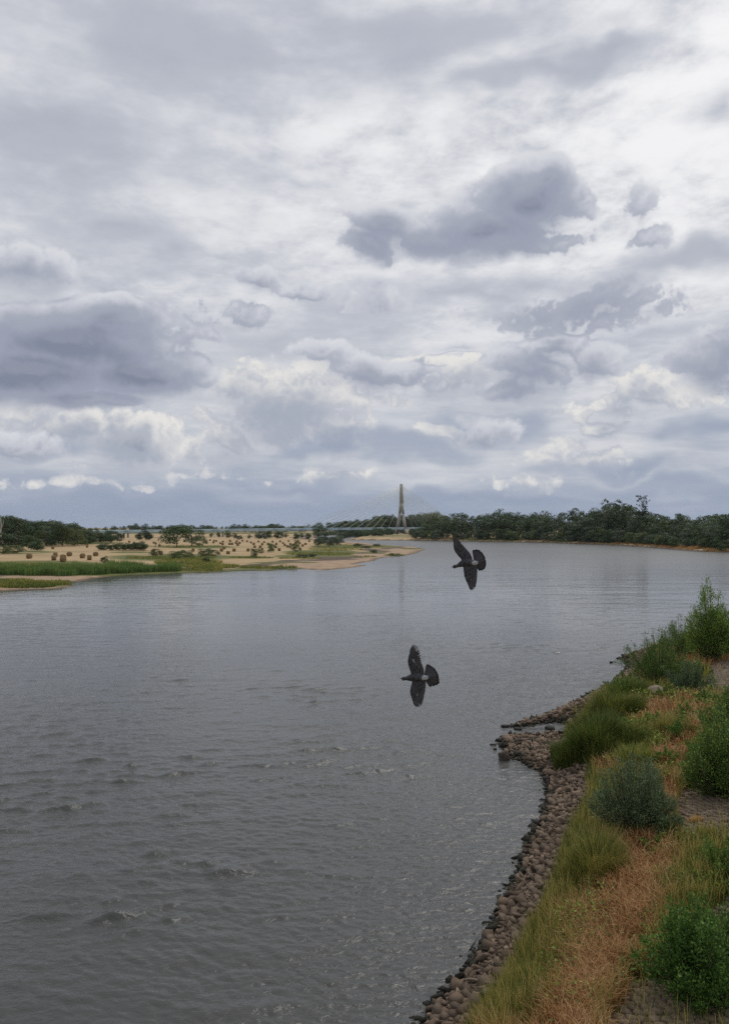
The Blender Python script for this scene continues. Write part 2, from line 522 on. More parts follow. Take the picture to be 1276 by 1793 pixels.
cap = np.array([[nr * na, i + 1, i] for i in range(na - 1)])

def ell(px, py, cx, cy_, rx, ry, soft=.35):
    d = np.sqrt(((px - cx) / rx) ** 2 + ((py - cy_) / ry) ** 2)
    return np.clip((1 + soft - d) / (2 * soft), 0, 1)

# what grows or lies there: sand, green, straw/dry grass, soil  (weights on the points of the sheet)
nA = fbm(GX * .05, GY * .05, 4); nB = fbm(GX * .4 + 40, GY * .4, 4); nC = fbm(GX * .012 + 3, GY * .02, 4)
sand = np.zeros(GX.shape); green = np.zeros(GX.shape); dry = np.zeros(GX.shape)
L_ = SIg == 2; Rm = SIg == 0; Fm = SIg == 1
sand[L_] = np.clip(1.35 - (Sg[L_] + (nA[L_] - .5) * 30) / 16, 0, 1)
straw = np.clip((Sg + (nA - .5) * 30 - 18) / 14, 0, 1)
dry[L_] = straw[L_]
for e in [(300, 976, 110, 6), (330, 990, 70, 6), (60, 986, 110, 4.5), (60, 1022, 90, 6), (250, 1004, 200, 5), (470, 995, 60, 2.5), (420, 999, 60, 3), (590, 957, 50, 3.5), (560, 967, 70, 4), (640, 957, 60, 2.4),
          (520, 974, 40, 3), (585, 973, 40, 2.2), (655, 967, 22, 1.6), (690, 972, 20, 1.6), (350, 958, 60, 2.5), (390, 975, 50, 2.2), (440, 976, 40, 2), (720, 961, 22, 1.0), (130, 951, 90, 2), (40, 967, 60, 3), (230, 967, 40, 1.6), (500, 985, 60, 1.5)]:
    green[L_] = np.maximum(green[L_], ell(PXg, PYg, *e)[L_] * np.clip(nA[L_] * 2.2, .35, 1))
dry[Fm] = np.clip((Sg[Fm] - 2.2) / 2, 0, 1)
green[Fm] = np.clip((nA[Fm] - .46) * 6, 0, .8) * np.clip(Sg[Fm] / 5, 0, 1) + np.clip((Sg[Fm] - 14) / 8, 0, 1) * .8
sand[Fm] = 0
green[Rm] = np.clip((Sg[Rm] - 2.0), 0, 1) * np.clip((nB[Rm] - .42) * 5, 0, .7)
dry[Rm] = np.clip((Sg[Rm] - 2.2), 0, 1) * .6
far_m = np.hypot(GX, GY) > 1250
green[far_m] = np.maximum(green[far_m], .7)
green[Fm & (GY > 700)] *= .4
zone = np.stack([np.clip(sand, 0, 1), np.clip(green, 0, 1), np.clip(dry, 0, 1), np.ones(GX.shape)], -1).reshape(-1, 4)
zone = np.vstack([zone, [[0, 0, 0, 1]]])

m_ground, k = mat('ground')
at = k.new('ShaderNodeAttribute'); at.attribute_name = 'zone'
zs = k.new('ShaderNodeSeparateColor'); k.put(zs.inputs[0], at.outputs['Color'])
pos = k.new('ShaderNodeNewGeometry').outputs['Position']
n1 = k.noise(pos, .35, 5, .6); n2 = k.noise(pos, 4.0, 5, .65); n3 = k.noise(k.v('MULTIPLY', pos, (.05, .25, 1)), 1.0, 4, .6); n4 = k.noise(pos, 26.0, 3, .6)
soil = k.mix(n2, (.060, .044, .032), (.13, .095, .066))
sandc = k.mix(k.ss(n1, .3, .7), (.28, .19, .12), (.42, .31, .21))
sandc = k.mix(k.ss(n2, .35, .7, 0, .5), sandc, (.24, .16, .10))
strawc = k.mix(k.ss(n3, .3, .7), (.33, .225, .115), (.47, .35, .20))
strawc = k.mix(k.ss(n2, .45, .75, 0, .6), strawc, (.20, .14, .075))
greenc = k.mix(k.ss(n1, .3, .7), (.060, .085, .024), (.15, .15, .045))
greenc = k.mix(k.ss(n2, .4, .75, 0, .6), greenc, (.20, .17, .07))
c = k.mix(k.ss(k.m('ADD', zs.outputs[0], k.m('MULTIPLY', k.m('SUBTRACT', n2, .5), .5)), .3, .6), soil, sandc)
c = k.mix(k.ss(k.m('ADD', zs.outputs[2], k.m('MULTIPLY', k.m('SUBTRACT', n1, .5), .6)), .3, .6), c, strawc)
strawpatch = k.ss(k.noise(k.v('MULTIPLY', pos, (.02, .05, 1)), 1.0, 4, .6), .52, .68, 0, .5)
c = k.mix(k.m('MULTIPLY', strawpatch, k.ss(zs.outputs[2], .4, .8)), c, (.19, .165, .075))
c = k.mix(k.ss(k.m('ADD', zs.outputs[1], k.m('MULTIPLY', k.m('SUBTRACT', n2, .5), .9)), .3, .65), c, greenc)
# near the waterline everything is wet and dark
pz = k.sep(pos)[2]
wet = k.ss(k.m('ADD', pz, k.m('MULTIPLY', k.m('SUBTRACT', n1, .5), .25)), .03, .22, .45, 1.0)
c = k.mix(1.0, c, k.xyz(wet, wet, wet), 'MULTIPLY')
finish(k, pbsdf(k, c, .9, .2, bump(k, k.m('ADD', n2, k.m('MULTIPLY', n4, .4)), .6, .08)))

ground = ob('ground', mesh_np('ground', np.vstack([np.stack([GX, GY, GZ], -1).reshape(-1, 3), [[0, 0, -1.0]]]), [quads, cap], m_ground, {'zone': zone}, True))
tag(ground, kind='structure')

# from here on heights are read off the finished sheet, so that things stand on it exactly
_height0, _shore0 = height, shore
def _look(X, Y):
    X = np.asarray(X, float); Y = np.asarray(Y, float)
    a = np.arctan2(X, Y); r = np.clip(np.hypot(X, Y), rr[0], rr[-1] * .999)
    i = np.clip(np.searchsorted(rr, r) - 1, 0, nr - 2); j = np.clip(np.searchsorted(az, a) - 1, 0, na - 2)
    return i, j, (r - rr[i]) / (rr[i + 1] - rr[i]), (a - az[j]) / (az[j + 1] - az[j])
def _bil(G, i, j, u, v):
    return (G[i, j] * (1 - u) + G[i + 1, j] * u) * (1 - v) + (G[i, j + 1] * (1 - u) + G[i + 1, j + 1] * u) * v
def height(X, Y):
    return _bil(GZ, *_look(X, Y))
def shore(X, Y):
    i, j, u, v = _look(X, Y)
    return _bil(Sg, i, j, u, v), SIg[i, j]

# ------------------------------------------------------------------ river surface, with real waves near by
def wave_tile(N, L, lam, spread, ang, seed, p=2.0, di=3):
    r = np.random.default_rng(seed)
    kx = np.fft.fftfreq(N, L / N) * 2 * np.pi
    KX, KY = np.meshgrid(kx, kx, indexing='ij'); K = np.hypot(KX, KY) + 1e-9
    k0 = 2 * np.pi / lam
    S = np.exp(-(np.log(K / k0)) ** 2 / (2 * spread ** 2)) / K ** p
    c_ = np.abs((KX * math.cos(ang) + KY * math.sin(ang)) / K)
    S *= c_ ** (2 * di) * .95 + .05
    S[0, 0] = 0
    h = np.fft.ifft2(np.sqrt(S) * np.exp(2j * np.pi * r.random((N, N)))).real
    return (h / h.std()).astype(np.float32)
def samp(T, L, x, y):
    N = T.shape[0]
    u = (x / L % 1) * N; v = (y / L % 1) * N
    i = np.floor(u).astype(int); j = np.floor(v).astype(int); fu = u - i; fv = v - j
    i %= N; j %= N; i1 = (i + 1) % N; j1 = (j + 1) % N
    return (T[i, j] * (1 - fu) + T[i1, j] * fu) * (1 - fv) + (T[i, j1] * (1 - fu) + T[i1, j1] * fu) * fv

T1 = wave_tile(1024, 41, .55, .42, R(80), 1)
T2 = wave_tile(1024, 67, 1.5, .40, R(97), 2, di=5)
T3 = wave_tile(512, 93, 3.6, .35, R(92), 3)
waz = np.concatenate([np.radians(np.linspace(-80, -29, 30))[:-1], np.linspace(R(-29), R(29), 470), np.radians(np.linspace(29, 60, 20))[1:]])
wrr = np.concatenate([np.geomspace(9, 16, 60)[:-1], np.geomspace(16, 260, 1080)[:-1], np.geomspace(260, 2400, 120)])
WA, WR = np.meshgrid(waz, wrr)
WX = np.sin(WA) * WR; WY = np.cos(WA) * WR
dr = np.gradient(WR, axis=0)
ca, sa = math.cos(.5), math.sin(.5)
fade = lambda lam: np.clip((lam / np.maximum(dr, .02) - 2.2) / 3, 0, 1)
calm = fbm(WX * .045 + 3, WY * .022 + 8, 4)
amp = np.clip((calm - .28) * 2.6, .42, 1.1)
wpx = HX + F * WX / WY; wpy = HY + F * CAMZ / WY
chop = np.zeros(WX.shape)
for e in [(100, 1425, 230, 75), (60, 1350, 200, 50), (250, 1345, 110, 30), (560, 1213, 110, 18), (1000, 1135, 150, 10), (60, 1500, 200, 50), (500, 1330, 200, 40), (150, 1600, 200, 40), (880, 1135, 50, 8), (400, 1420, 160, 40), (320, 1500, 200, 40)]:
    chop = np.maximum(chop, ell(wpx, wpy, *e, .6))
chop = chop * np.clip((fbm(WX * .16 + 2, WY * .16, 3) - .30) * 3.5, 0, 1)
h1 = samp(T1, 41, WX, WY) * .6 + samp(T1, 41, WX * ca - WY * sa, WX * sa + WY * ca) * .5
h2 = samp(T2, 67, WX, WY) * .7 + samp(T2, 67, WX * ca + WY * sa, -WX * sa + WY * ca) * .5
h3 = samp(T3, 93, WX + 11, WY)
sharp = lambda h: h + .34 * h * h - .34
WZ = .024 * h1 * amp * fade(.5) + .029 * sharp(h2) * (amp * .75 + 1.15 * chop) * fade(1.3) + .012 * sharp(h3) * (.5 + 1.0 * chop) * fade(3.6)
WZ = WZ * np.interp(WR, [30, 60, 150], [1.0, .8, .5])     # the water farther out is calmer
nw, nwr = len(waz), len(wrr)
I = np.arange(nw * nwr).reshape(nwr, nw)
wq = np.stack([I[:-1, :-1], I[:-1, 1:], I[1:, 1:], I[1:, :-1]], -1).reshape(-1, 4)

m_water, k = mat('river_water')
pos = k.new('ShaderNodeNewGeometry').outputs['Position']
ws = k.v('MULTIPLY', pos, (.70, 1.0, 1.0))
f1 = k.noise(ws, 4.6, 3, .62, dist=.5)
f2 = k.noise(k.v('MULTIPLY', pos, (.30, .8, 1.0)), .60, 4, .68, dist=.3)
f3 = k.noise(k.v('MULTIPLY', pos, (.10, .25, 1.0)), .30, 3, .6)
patch = k.ss(k.noise(k.v('MULTIPLY', pos, (.035, .018, 1)), 1.0, 3, .55), .35, .65, .45, 1.0)
px_, py_, _z = k.sep(pos)
rad = k.m('SQRT', k.m('ADD', k.m('MULTIPLY', px_, px_), k.m('MULTIPLY', py_, py_)))
lo1 = k.ss(rad, 25, 140, .09, .0); lo2 = k.ss(rad, 30, 300, .13, .045)      # ripples too fine to see from the bridge become gloss
hgt = k.m('ADD', k.m('MULTIPLY', f1, lo1), k.m('ADD', k.m('MULTIPLY', f2, lo2), k.m('MULTIPLY', f3, .30)))
nb = k.new('ShaderNodeBump'); nb.inputs['Distance'].default_value = 1.0
k.put(nb.inputs['Height'], hgt); k.put(nb.inputs['Strength'], k.m('MULTIPLY', patch, .85))
wcol = k.mix(k.ss(k.noise(pos, .02, 3, .5), .35, .65), (.056, .058, .054), (.072, .074, .069))
fa = k.new('ShaderNodeAttribute'); fa.attribute_name = 'chop'
fo = k.m('MULTIPLY', k.ss(k.noise(k.v('MULTIPLY', pos, (1, 1.6, 1)), 3.2, 4, .7, dist=.8), .66, .74), k.ss(fa.outputs['Fac'], .1, .7))
b = pbsdf(k, k.mix(k.m('MULTIPLY', fo, .38), wcol, (.55, .55, .52)), k.m('MULTIPLY_ADD', fo, .5, k.ss(rad, 80, 420, .07, .36)), .5, nb.outputs[0])
b.inputs['IOR'].default_value = 1.333
finish(k, b)
river = ob('river', mesh_np('river', np.stack([WX, WY, WZ], -1).reshape(-1, 3), wq, m_water, {'chop': chop.ravel()}, True))
tag(river, kind='structure')

# ================================================================== NEAR BANK
def inside_poly(x, y, poly):
    x = np.asarray(x); y = np.asarray(y); ins = np.zeros(x.shape, bool)
    for (ax, ay), (bx, by) in zip(poly, poly[1:] + poly[:1]):
        if ay != by: ins ^= ((ay > y) != (by > y)) & (x < (bx - ax) * (y - ay) / (by - ay) + ax)
    return ins

# ------------------------------------------------------------------ loose stone facing along the water
def stone_mat(name, stops, rough, spec):
    m, k = mat(name)
    at = k.new('ShaderNodeAttribute'); at.attribute_name = 'tint'
    oi = k.new('ShaderNodeObjectInfo').outputs['Random']
    co = k.new('ShaderNodeTexCoord').outputs['Object']
    n = k.noise(co, 9, 5, .65); n2 = k.noise(co, 42, 3, .6)
    f = k.m('FRACT', k.m('ADD', at.outputs['Fac'], k.m('MULTIPLY', oi, 3.7)))
    col = k.ramp(f, stops)
    col = k.mix(k.ss(n, .35, .75, 0, .55), col, (.10, .075, .055)) if name != 'wet_stone' else col
    col = k.mix(k.ss(n2, .55, .8, 0, .35), col, (.30, .25, .19)) if name != 'wet_stone' else col
    finish(k, pbsdf(k, col, rough, spec, bump(k, k.m('ADD', n, k.m('MULTIPLY', n2, .4)), .9, .04)))
    return m
m_stone = stone_mat('quarry_stone', [(0, (.12, .085, .060)), (.3, (.23, .165, .115)), (.55, (.14, .105, .08)), (.8, (.28, .205, .14)), (1, (.17, .115, .08))], .9, .25)
m_wet = stone_mat('wet_stone', [(0, (.022, .021, .017)), (.5, (.035, .032, .024)), (1, (.028, .030, .018))], .7, .15)

def rock_variant(seed, n=11, flat=.55):
    r = np.random.default_rng(seed)
    p = np.array([(a, b, c_) for a in (-1, 1) for b in (-1, 1) for c_ in (-1, 1)], float) * .66
    p = p * r.uniform(.55, 1.15, p.shape) + r.normal(0, .12, p.shape)
    q = r.normal(size=(n - 8, 3)); q /= np.linalg.norm(q, axis=1)[:, None]; p = np.vstack([p, q * .80])
    p[:, 2] *= flat * 1.1; p[:, 0] *= r.uniform(1.0, 1.6)
    bm = bmesh.new()
    for q in p: bm.verts.new(q)
    res = bmesh.ops.convex_hull(bm, input=bm.verts)
    for v in [v for v in bm.verts if not v.link_faces]: bm.verts.remove(v)
    bm.verts.index_update()
    V = np.array([v.co[:] for v in bm.verts]); T = np.array([[v.index for v in f.verts] for f in bm.faces])
    bm.free()
    return V, T
ROCKS = [rock_variant(100 + i, 8 + i % 3, .40 + .05 * (i % 5)) for i in range(10)]

# the edge of the grass, in photo pixels (x for a given y)
gl_y = [1140, 1165, 1190, 1205, 1222, 1245, 1262, 1290, 1322, 1345, 1400, 1470, 1500, 1590, 1690, 1793, 1950]
gl_x = [1142, 1122, 1108, 1085, 1050, 1012, 994, 988, 1002, 1034, 1032, 1000, 988, 958, 902, 846, 760]

def fill_band(n_try, rmin):
    out = []; cell = {}
    X = []; Y = []
    t = rng.random(n_try); w = rng.uniform(-.55, 4.2, n_try)
    pts = np.array(NEAR[2:-4]); seg = np.hypot(*np.diff(pts, axis=0).T); cum = np.concatenate([[0], np.cumsum(seg)])
    L = t * cum[-1]; i = np.clip(np.searchsorted(cum, L) - 1, 0, len(seg) - 1)
    f = (L - cum[i]) / seg[i]
    base = pts[i] * (1 - f)[:, None] + pts[i + 1] * f[:, None]
    d = (pts[i + 1] - pts[i]) / seg[i][:, None]
    nrm = np.stack([d[:, 1], -d[:, 0]], 1)
    P_ = base + nrm * w[:, None] + rng.normal(0, .15, (n_try, 2))
    s, sd = shore(P_[:, 0], P_[:, 1])
    z = height(P_[:, 0], P_[:, 1])
    px, py = topix(P_[:, 0], P_[:, 1], z)
    edge = np.interp(py, gl_y, gl_x) + 14
    ok = (s > -.30) & (s < 4.2) & (sd == 0) & (px < edge + rng.normal(0, 5, n_try)) & ((s > -.05) | (rng.random(n_try) < .35))
    P_, s, z = P_[ok], s[ok], z[ok]
    size = np.clip(rng.lognormal(math.log(.068), .46, len(P_)), .042, .21)
    for q in np.argsort(-size * rng.uniform(.8, 1.2, len(size))):
        x, y = P_[q]; r_ = size[q]
        c0 = (int(x / .4), int(y / .4)); bad = False
        for a in (-1, 0, 1):
            for b in (-1, 0, 1):
                for (x2, y2, r2) in cell.get((c0[0] + a, c0[1] + b), ()):
                    if (x - x2) ** 2 + (y - y2) ** 2 < (.74 * (r_ + r2)) ** 2: bad = True; break
                if bad: break
            if bad: break
        if bad: continue
        cell.setdefault(c0, []).append((x, y, r_))
        out.append((x, y, z[q], r_, s[q]))
    return out
stones = fill_band(110000, .1)

riprap = empty('riprap', (8, 40, 0)); tag(riprap, kind='structure')
inv = Matrix.Translation((-8, -40, 0))
def rocks_to_mesh(name, rows, material, off):
    Vs, Ts, tint, b = [], [], [], 0
    for (x, y, z, r_, s_) in rows:
        V, T = ROCKS[random.randrange(10)]
        rot = (Matrix.Rotation(random.uniform(0, 6.28), 3, 'Z') @ Matrix.Rotation(random.gauss(0, .5), 3, 'X') @ Matrix.Rotation(random.gauss(0, .5), 3, 'Y'))
        M = np.array(rot)
        W = (V * r_ * np.array([1.12, 1.0, 1.0])) @ M.T + np.array([x - off[0], y - off[1], z + r_ * .34 - off[2]])
        Vs.append(W); Ts.append(T + b); b += len(W); tint.append(np.full(len(W), random.random()))
    return mesh_np(name, np.concatenate(Vs), np.concatenate(Ts), material, {'tint': np.concatenate(tint)})
def show(row):
    x, y, z, r_, s_ = row
    px, py = topix(x, y, z)
    return r_ / y if (y > 1 and -5 < px < PW + 5 and py < PH + 5) else -1
stones.sort(key=show, reverse=True)
big, rest = stones[:300], stones[300:]
rock_me = {}
for i, (V, T) in enumerate(ROCKS):
    for nm, m_ in (('dry', m_stone), ('wet', m_wet)):
        rock_me[(i, nm)] = mesh_np('stone_' + nm, V, T, m_, {'tint': np.zeros(len(V))})
for (x, y, z, r_, s_) in big:
    wet = z < random.uniform(-.02, .22)
    o = ob('stone', rock_me[(random.randrange(10), 'wet' if wet else 'dry')], riprap)
    o.location = (x - 8, y - 40, z + r_ * .34)
    o.rotation_euler = (random.gauss(0, .5), random.gauss(0, .5), random.uniform(0, 6.28))
    o.scale = (r_ * 1.12, r_, r_)
fl = [random.uniform(-.02, .22) for q in rest]; wetr = [q for q, f in zip(rest, fl) if q[2] < f]; dryr = [q for q, f in zip(rest, fl) if q[2] >= f]
o = ob('dry_rubble', rocks_to_mesh('dry_rubble', dryr, m_stone, (8, 40, 0)), riprap); o['kind'] = 'stuff'
o = ob('wet_rubble', rocks_to_mesh('wet_rubble', wetr, m_wet, (8, 40, 0)), riprap); o['kind'] = 'stuff'

# stones standing in the shallows off the spit
for q, (px, py, r_) in enumerate([(884, 1273, .26), (896, 1272, .2), (905, 1277, .22), (874, 1297, .24), (915, 1268, .25), (940, 1262, .26), (958, 1257, .3), (975, 1246, .28), (988, 1240, .22), (962, 1277, .26), (1030, 1215, .2), (1022, 1222, .24),
                                  (862, 1305, .12), (866, 1313, .12), (1092, 1148, .25), (1102, 1152, .28), (1082, 1153, .24), (1070, 1160, .16), (892, 1573, .12)]):
    X, Y = wp(px, py)
    o = ob('stone', rock_me[(q % 10, 'wet')]); o.name = 'shore_stone'
    o.location = (X, Y, .05); o.scale = (r_ * 1.2, r_, r_ * .9); o.rotation_euler = (0, 0, q * 1.3)
    tag(o, 'dark wet stone sticking out of the shallow water off the stone spit', 'stone', 'wet stones in the shallows')

def boulder(px, py, w, h, name, label, m_, sink, flat, seed):
    r = np.random.default_rng(seed)
    bm = bmesh.new(); bmesh.ops.create_icosphere(bm, subdivisions=3, radius=1)
    for v in bm.verts:
        n = mnoise.noise(v.co * 1.4 + Vector((seed, 0, 0))) * .35 + mnoise.noise(v.co * 3.5 + Vector((0, seed, 0))) * .12
        v.co *= 1 + n
        v.co.z = max(v.co.z, -.6) * flat
    me = bpy.data.meshes.new(name); bm.to_mesh(me); bm.free(); me.materials.append(m_)
    for p in me.polygons: p.use_smooth = True
    g = g1(px, py)
    o = ob(name, me); o.location = (g.x, g.y, max(g.z, 0) + sink); o.scale = (w / 2, w / 2 * .8, h)
    return tag(o, label, 'boulder')
m_boulder = simple_mat('boulder_stone', (.035, .03, .024), (.085, .068, .05), 3.5, .8, .3, .7, .05)
m_pale = simple_mat('pale_stone', (.17, .14, .105), (.26, .215, .165), 3.0, .9, .2, .5, .04)
boulder(882, 1338, .62, .33, 'boulder', 'rounded dark boulder alone in the water beside the stone shore', m_boulder, .10, 1.1, 3)
boulder(1154, 1218, 1.8, .62, 'boulder', 'large pale grey brown boulder in the grass between the willow shrubs', m_pale, .05, .9, 9)

# ------------------------------------------------------------------ sett-paved track behind the grass
track_c = [g1(1165, 1830), g1(1178, 1760), g1(1205, 1600), g1(1240, 1440), g1(1262, 1300), g1(1290, 1180), g1(1310, 1130)]
t_dir = (track_c[-1] - track_c[1]); t_dir.z = 0; t_dir.normalize()
t_n = Vector((t_dir.y, -t_dir.x, 0))
t_org = track_c[1]
m_sett = stone_mat('paving_sett', [(0, (.14, .105, .075)), (.35, (.22, .165, .118)), (.65, (.17, .13, .095)), (1, (.27, .205, .145))], .92, .2)
track = empty('paved_track', (t_org.x, t_org.y, 0)); tag(track, kind='structure')
def sett_variant(seed):
    r = np.random.default_rng(seed)
    base = np.array([(-.5, -.36), (-.12, -.5), (.42, -.44), (.5, -.02), (.44, .42), (.0, .5), (-.46, .40), (-.52, .05)])
    base = base + r.normal(0, .035, base.shape)
    V = [(*p, -.5) for p in base] + [(*(p * .985), .12) for p in base] + [(*(p * .80), .30 + r.normal(0, .02)) for p in base] + [(0, 0, .34)]
    n = 8
    Q = [(i, (i + 1) % n, n + (i + 1) % n, n + i) for i in range(n)] + [(n + i, n + (i + 1) % n, 2 * n + (i + 1) % n, 2 * n + i) for i in range(n)]
    T = [(2 * n + i, 2 * n + (i + 1) % n, 3 * n) for i in range(n)]
    return np.array(V), np.array(Q), np.array(T)
SETTS = [sett_variant(i) for i in range(8)]
sett_me = [mesh_np('sett', V, [Q, T], m_sett, {'tint': np.zeros(len(V))}) for V, Q, T in SETTS]
setts = []
SW, SL = .25, .19
for j in range(-24, 330):
    for i in range(-8, 22):
        u = (i + (.5 if j % 2 else 0)) * SW + random.gauss(0, .012); v = j * SL + random.gauss(0, .012)
        if random.random() < .04: continue
        p = t_org + t_n * u + t_dir * v
        setts.append((p.x, p.y, u, v))
sx = np.array([q[0] for q in setts]); sy = np.array([q[1] for q in setts]); szz = height(sx, sy)
spx, spy = topix(sx, sy, szz)
PAVE = [[(1068, 1800), (1095, 1735), (1135, 1716), (1205, 1722), (1300, 1700), (1300, 1800)], [(1190, 1480), (1180, 1425), (1195, 1390), (1240, 1370), (1300, 1360), (1300, 1470), (1230, 1475)],
        [(1235, 1212), (1245, 1165), (1300, 1150), (1300, 1230)], [(1240, 1600), (1300, 1560), (1300, 1640), (1250, 1640)]]
vis = np.zeros(len(sx), bool)
for pl in PAVE: vis |= inside_poly(spx, spy, pl)
vis |= (spy > 1790) & (spx > 1060)
order = sorted([i for i in range(len(setts)) if vis[i]], key=lambda i: sy[i])
for c_, i in enumerate(order[:300]):
    o = ob('sett', sett_me[random.randrange(8)], track)
    o.location = (sx[i] - t_org.x, sy[i] - t_org.y, szz[i] + random.gauss(.035, .014))
    a = math.atan2(t_n.y, t_n.x)
    o.rotation_euler = (random.gauss(0, .05), random.gauss(0, .05), a + random.gauss(0, .06))
    o.scale = (SW * random.uniform(.84, .97), SL * random.uniform(.84, .98), .20)
Vs, Qs, Ts, tn, b = [], [], [], [], 0
for i in order[300:]:
    V, Q, T = SETTS[random.randrange(8)]
    a = math.atan2(t_n.y, t_n.x) + random.gauss(0, .06)
    W = V * np.array([SW, SL, .16]); ca_, sa_ = math.cos(a), math.sin(a)
    W = np.stack([W[:, 0] * ca_ - W[:, 1] * sa_ + sx[i] - t_org.x, W[:, 0] * sa_ + W[:, 1] * ca_ + sy[i] - t_org.y, W[:, 2] + szz[i] + random.gauss(.035, .014)], 1)
    Vs.append(W); Qs.append(Q + b); Ts.append(T + b); b += len(W); tn.append(np.full(len(W), random.random()))
if Vs:
    o = ob('further_setts', mesh_np('further_setts', np.concatenate(Vs), [np.concatenate(Qs), np.concatenate(Ts)], m_sett, {'tint': np.concatenate(tn)}), track); o['kind'] = 'stuff'

# ------------------------------------------------------------------ grasses of the near bank
def blades(X, Y, Z, h, w, lean, droop, tint, az=None, seg3=True):
    """arched grass blades: five points and three faces each"""
    n = len(X)
    a = rng.uniform(0, 2 * np.pi, n) if az is None else az
    face = a + rng.normal(0, .5, n)
    dx, dy = np.cos(a), np.sin(a); sx_, sy_ = -np.sin(face), np.cos(face)
    B = np.stack([X, Y, Z], 1); S = np.stack([sx_, sy_, np.zeros(n)], 1); Dv = np.stack([dx, dy, np.zeros(n)], 1); U = np.array([0, 0, 1.])
    mid = B + Dv * (lean * h * .35)[:, None] + U * (h * .62)[:, None]
    tip = B + Dv * (lean * h)[:, None] + U * (h * (1 - droop))[:, None]
    V = np.stack([B - S * (w / 2)[:, None], B + S * (w / 2)[:, None], mid + S * (w * .45)[:, None], mid - S * (w * .45)[:, None], tip], 1).reshape(-1, 3)
    i = np.arange(n)[:, None] * 5
    return V, i + np.array([[0, 1, 2, 3]]), i + np.array([[3, 2, 4]]), np.repeat(tint, 5)

def build_blades(name, parts, material):
    Vs, Qs, Ts, tn, b = [], [], [], [], 0
    for V, Q, T, t in parts:
        Vs.append(V); Qs.append(Q + b); Ts.append(T + b); tn.append(t); b += len(V)
    return mesh_np(name, np.concatenate(Vs), [np.concatenate(Qs), np.concatenate(Ts)], material, {'tint': np.concatenate(tn)})

m_grass = leaf_mat('green_grass', [(0, (.052, .090, .020)), (.4, (.12, .165, .032)), (.75, (.25, .245, .050)), (1, (.46, .37, .12))], .3)
m_dry = leaf_mat('dry_grass', [(0, (.15, .060, .022)), (.35, (.30, .128, .042)), (.7, (.46, .245, .088)), (1, (.67, .47, .22))], .3)
m_reed = leaf_mat('reed', [(0, (.055, .11, .028)), (.5, (.115, .19, .046)), (1, (.26, .29, .085))], .3)

# candidate roots spread evenly over the picture of the bank and a margin around it
N = 330000
cx_ = rng.uniform(820, 1420, N); cy_ = 1080 + (rng.random(N) ** .85) * (1960 - 1080)
GXc, GYc, GZc = gp(cx_, cy_)
sC, sideC = shore(GXc, GYc)
ppx, ppy = topix(GXc, GYc, GZc)
edge = np.interp(ppy, gl_y, gl_x)
n_big = fbm(GXc * .55, GYc * .55, 4); n_sm = fbm(GXc * 2.1 + 5, GYc * 2.1, 3)
land = (sideC == 0) & (sC > .5) & (ppx > edge - 4 + (n_sm - .5) * 30)
pave = np.zeros(N, bool)
for pl in PAVE: pave |= inside_poly(ppx, ppy, pl)
pave |= (ppy > 1790) & (ppx > 1060)
tdist = (GXc - t_org.x) * t_n.x + (GYc - t_org.y) * t_n.y
# dryness, as seen: reddish seed grass in a long tongue and in patches, green along the stones
dryness = np.zeros(N)
for e in [(1130, 1520, 60, 55), (1090, 1590, 75, 70), (1070, 1660, 85, 80), (1030, 1740, 70, 70), (1000, 1800, 70, 50), (1190, 1330, 36, 46), (1160, 1345, 30, 22), (1225, 1270, 20, 36), (1170, 1410, 16, 40), (1250, 1150, 40, 22),
          (1195, 1150, 22, 18), (1130, 1250, 60, 22), (1215, 1225, 50, 14), (1060, 1500, 12, 40), (1130, 1480, 30, 20), (1010, 1870, 150, 60), (1200, 1300, 30, 20), (1060, 1350, 20, 16)]:
    dryness = np.maximum(dryness, ell(ppx, ppy, *e, .45))
p_dry = np.clip(dryness * 1.05 + (n_big - .5) * .9, 0, 1) * (dryness > .02)
dens = np.clip(.50 + (n_sm - .40) * 2.4, .07, 1)
dens *= np.where(pave, .018, 1)
dens *= np.where((tdist > 0.3) & ~pave, .5, 1)
keep = land & (rng.random(N) < dens)
isdry = rng.random(N) < p_dry
sc_ = np.clip(GYc / 24, .8, 2.6)        # farther tufts are drawn with fewer, wider blades
def gsel(m, hmin, hmax, wd, tl, th, lean, droop):
    n = int(m.sum())
    h = rng.uniform(hmin, hmax, n) * (.75 + .6 * n_big[m])
    return blades(GXc[m], GYc[m], GZc[m] - .02, h, wd * sc_[m] * rng.uniform(.7, 1.3, n), rng.uniform(*lean, n), rng.uniform(*droop, n), np.clip(rng.normal(tl, th, n) + (n_sm[m] - .5) * .5, 0, 1))
gm = keep & ~isdry; dm = keep & isdry
yl = np.clip((n_big - .45) * 3, 0, .35)
near_g = gm & (rng.random(N) < .82); head_g = gm & ~near_g
g_parts = [gsel(near_g, .35, .85, .013, .42, .22, (.1, .6), (.02, .22)), gsel(head_g, .6, 1.0, .019, .88, .12, (.05, .35), (0, .12))]
tag(ob('green_grass', build_blades('green_grass', g_parts, m_grass)), 'tall green grass growing along the top of the stone shore', 'grass', kind='stuff')
d_parts = [gsel(dm & (rng.random(N) < .7), .35, .75, .013, .42, .22, (.2, .8), (.05, .35)), gsel(dm & (rng.random(N) < .45), .45, .85, .021, .82, .15, (.2, .7), (.05, .4))]
tag(ob('dry_grass', build_blades('dry_grass', d_parts, m_dry)), 'reddish brown dry seed grass in a tongue down the bank', 'grass', kind='stuff')

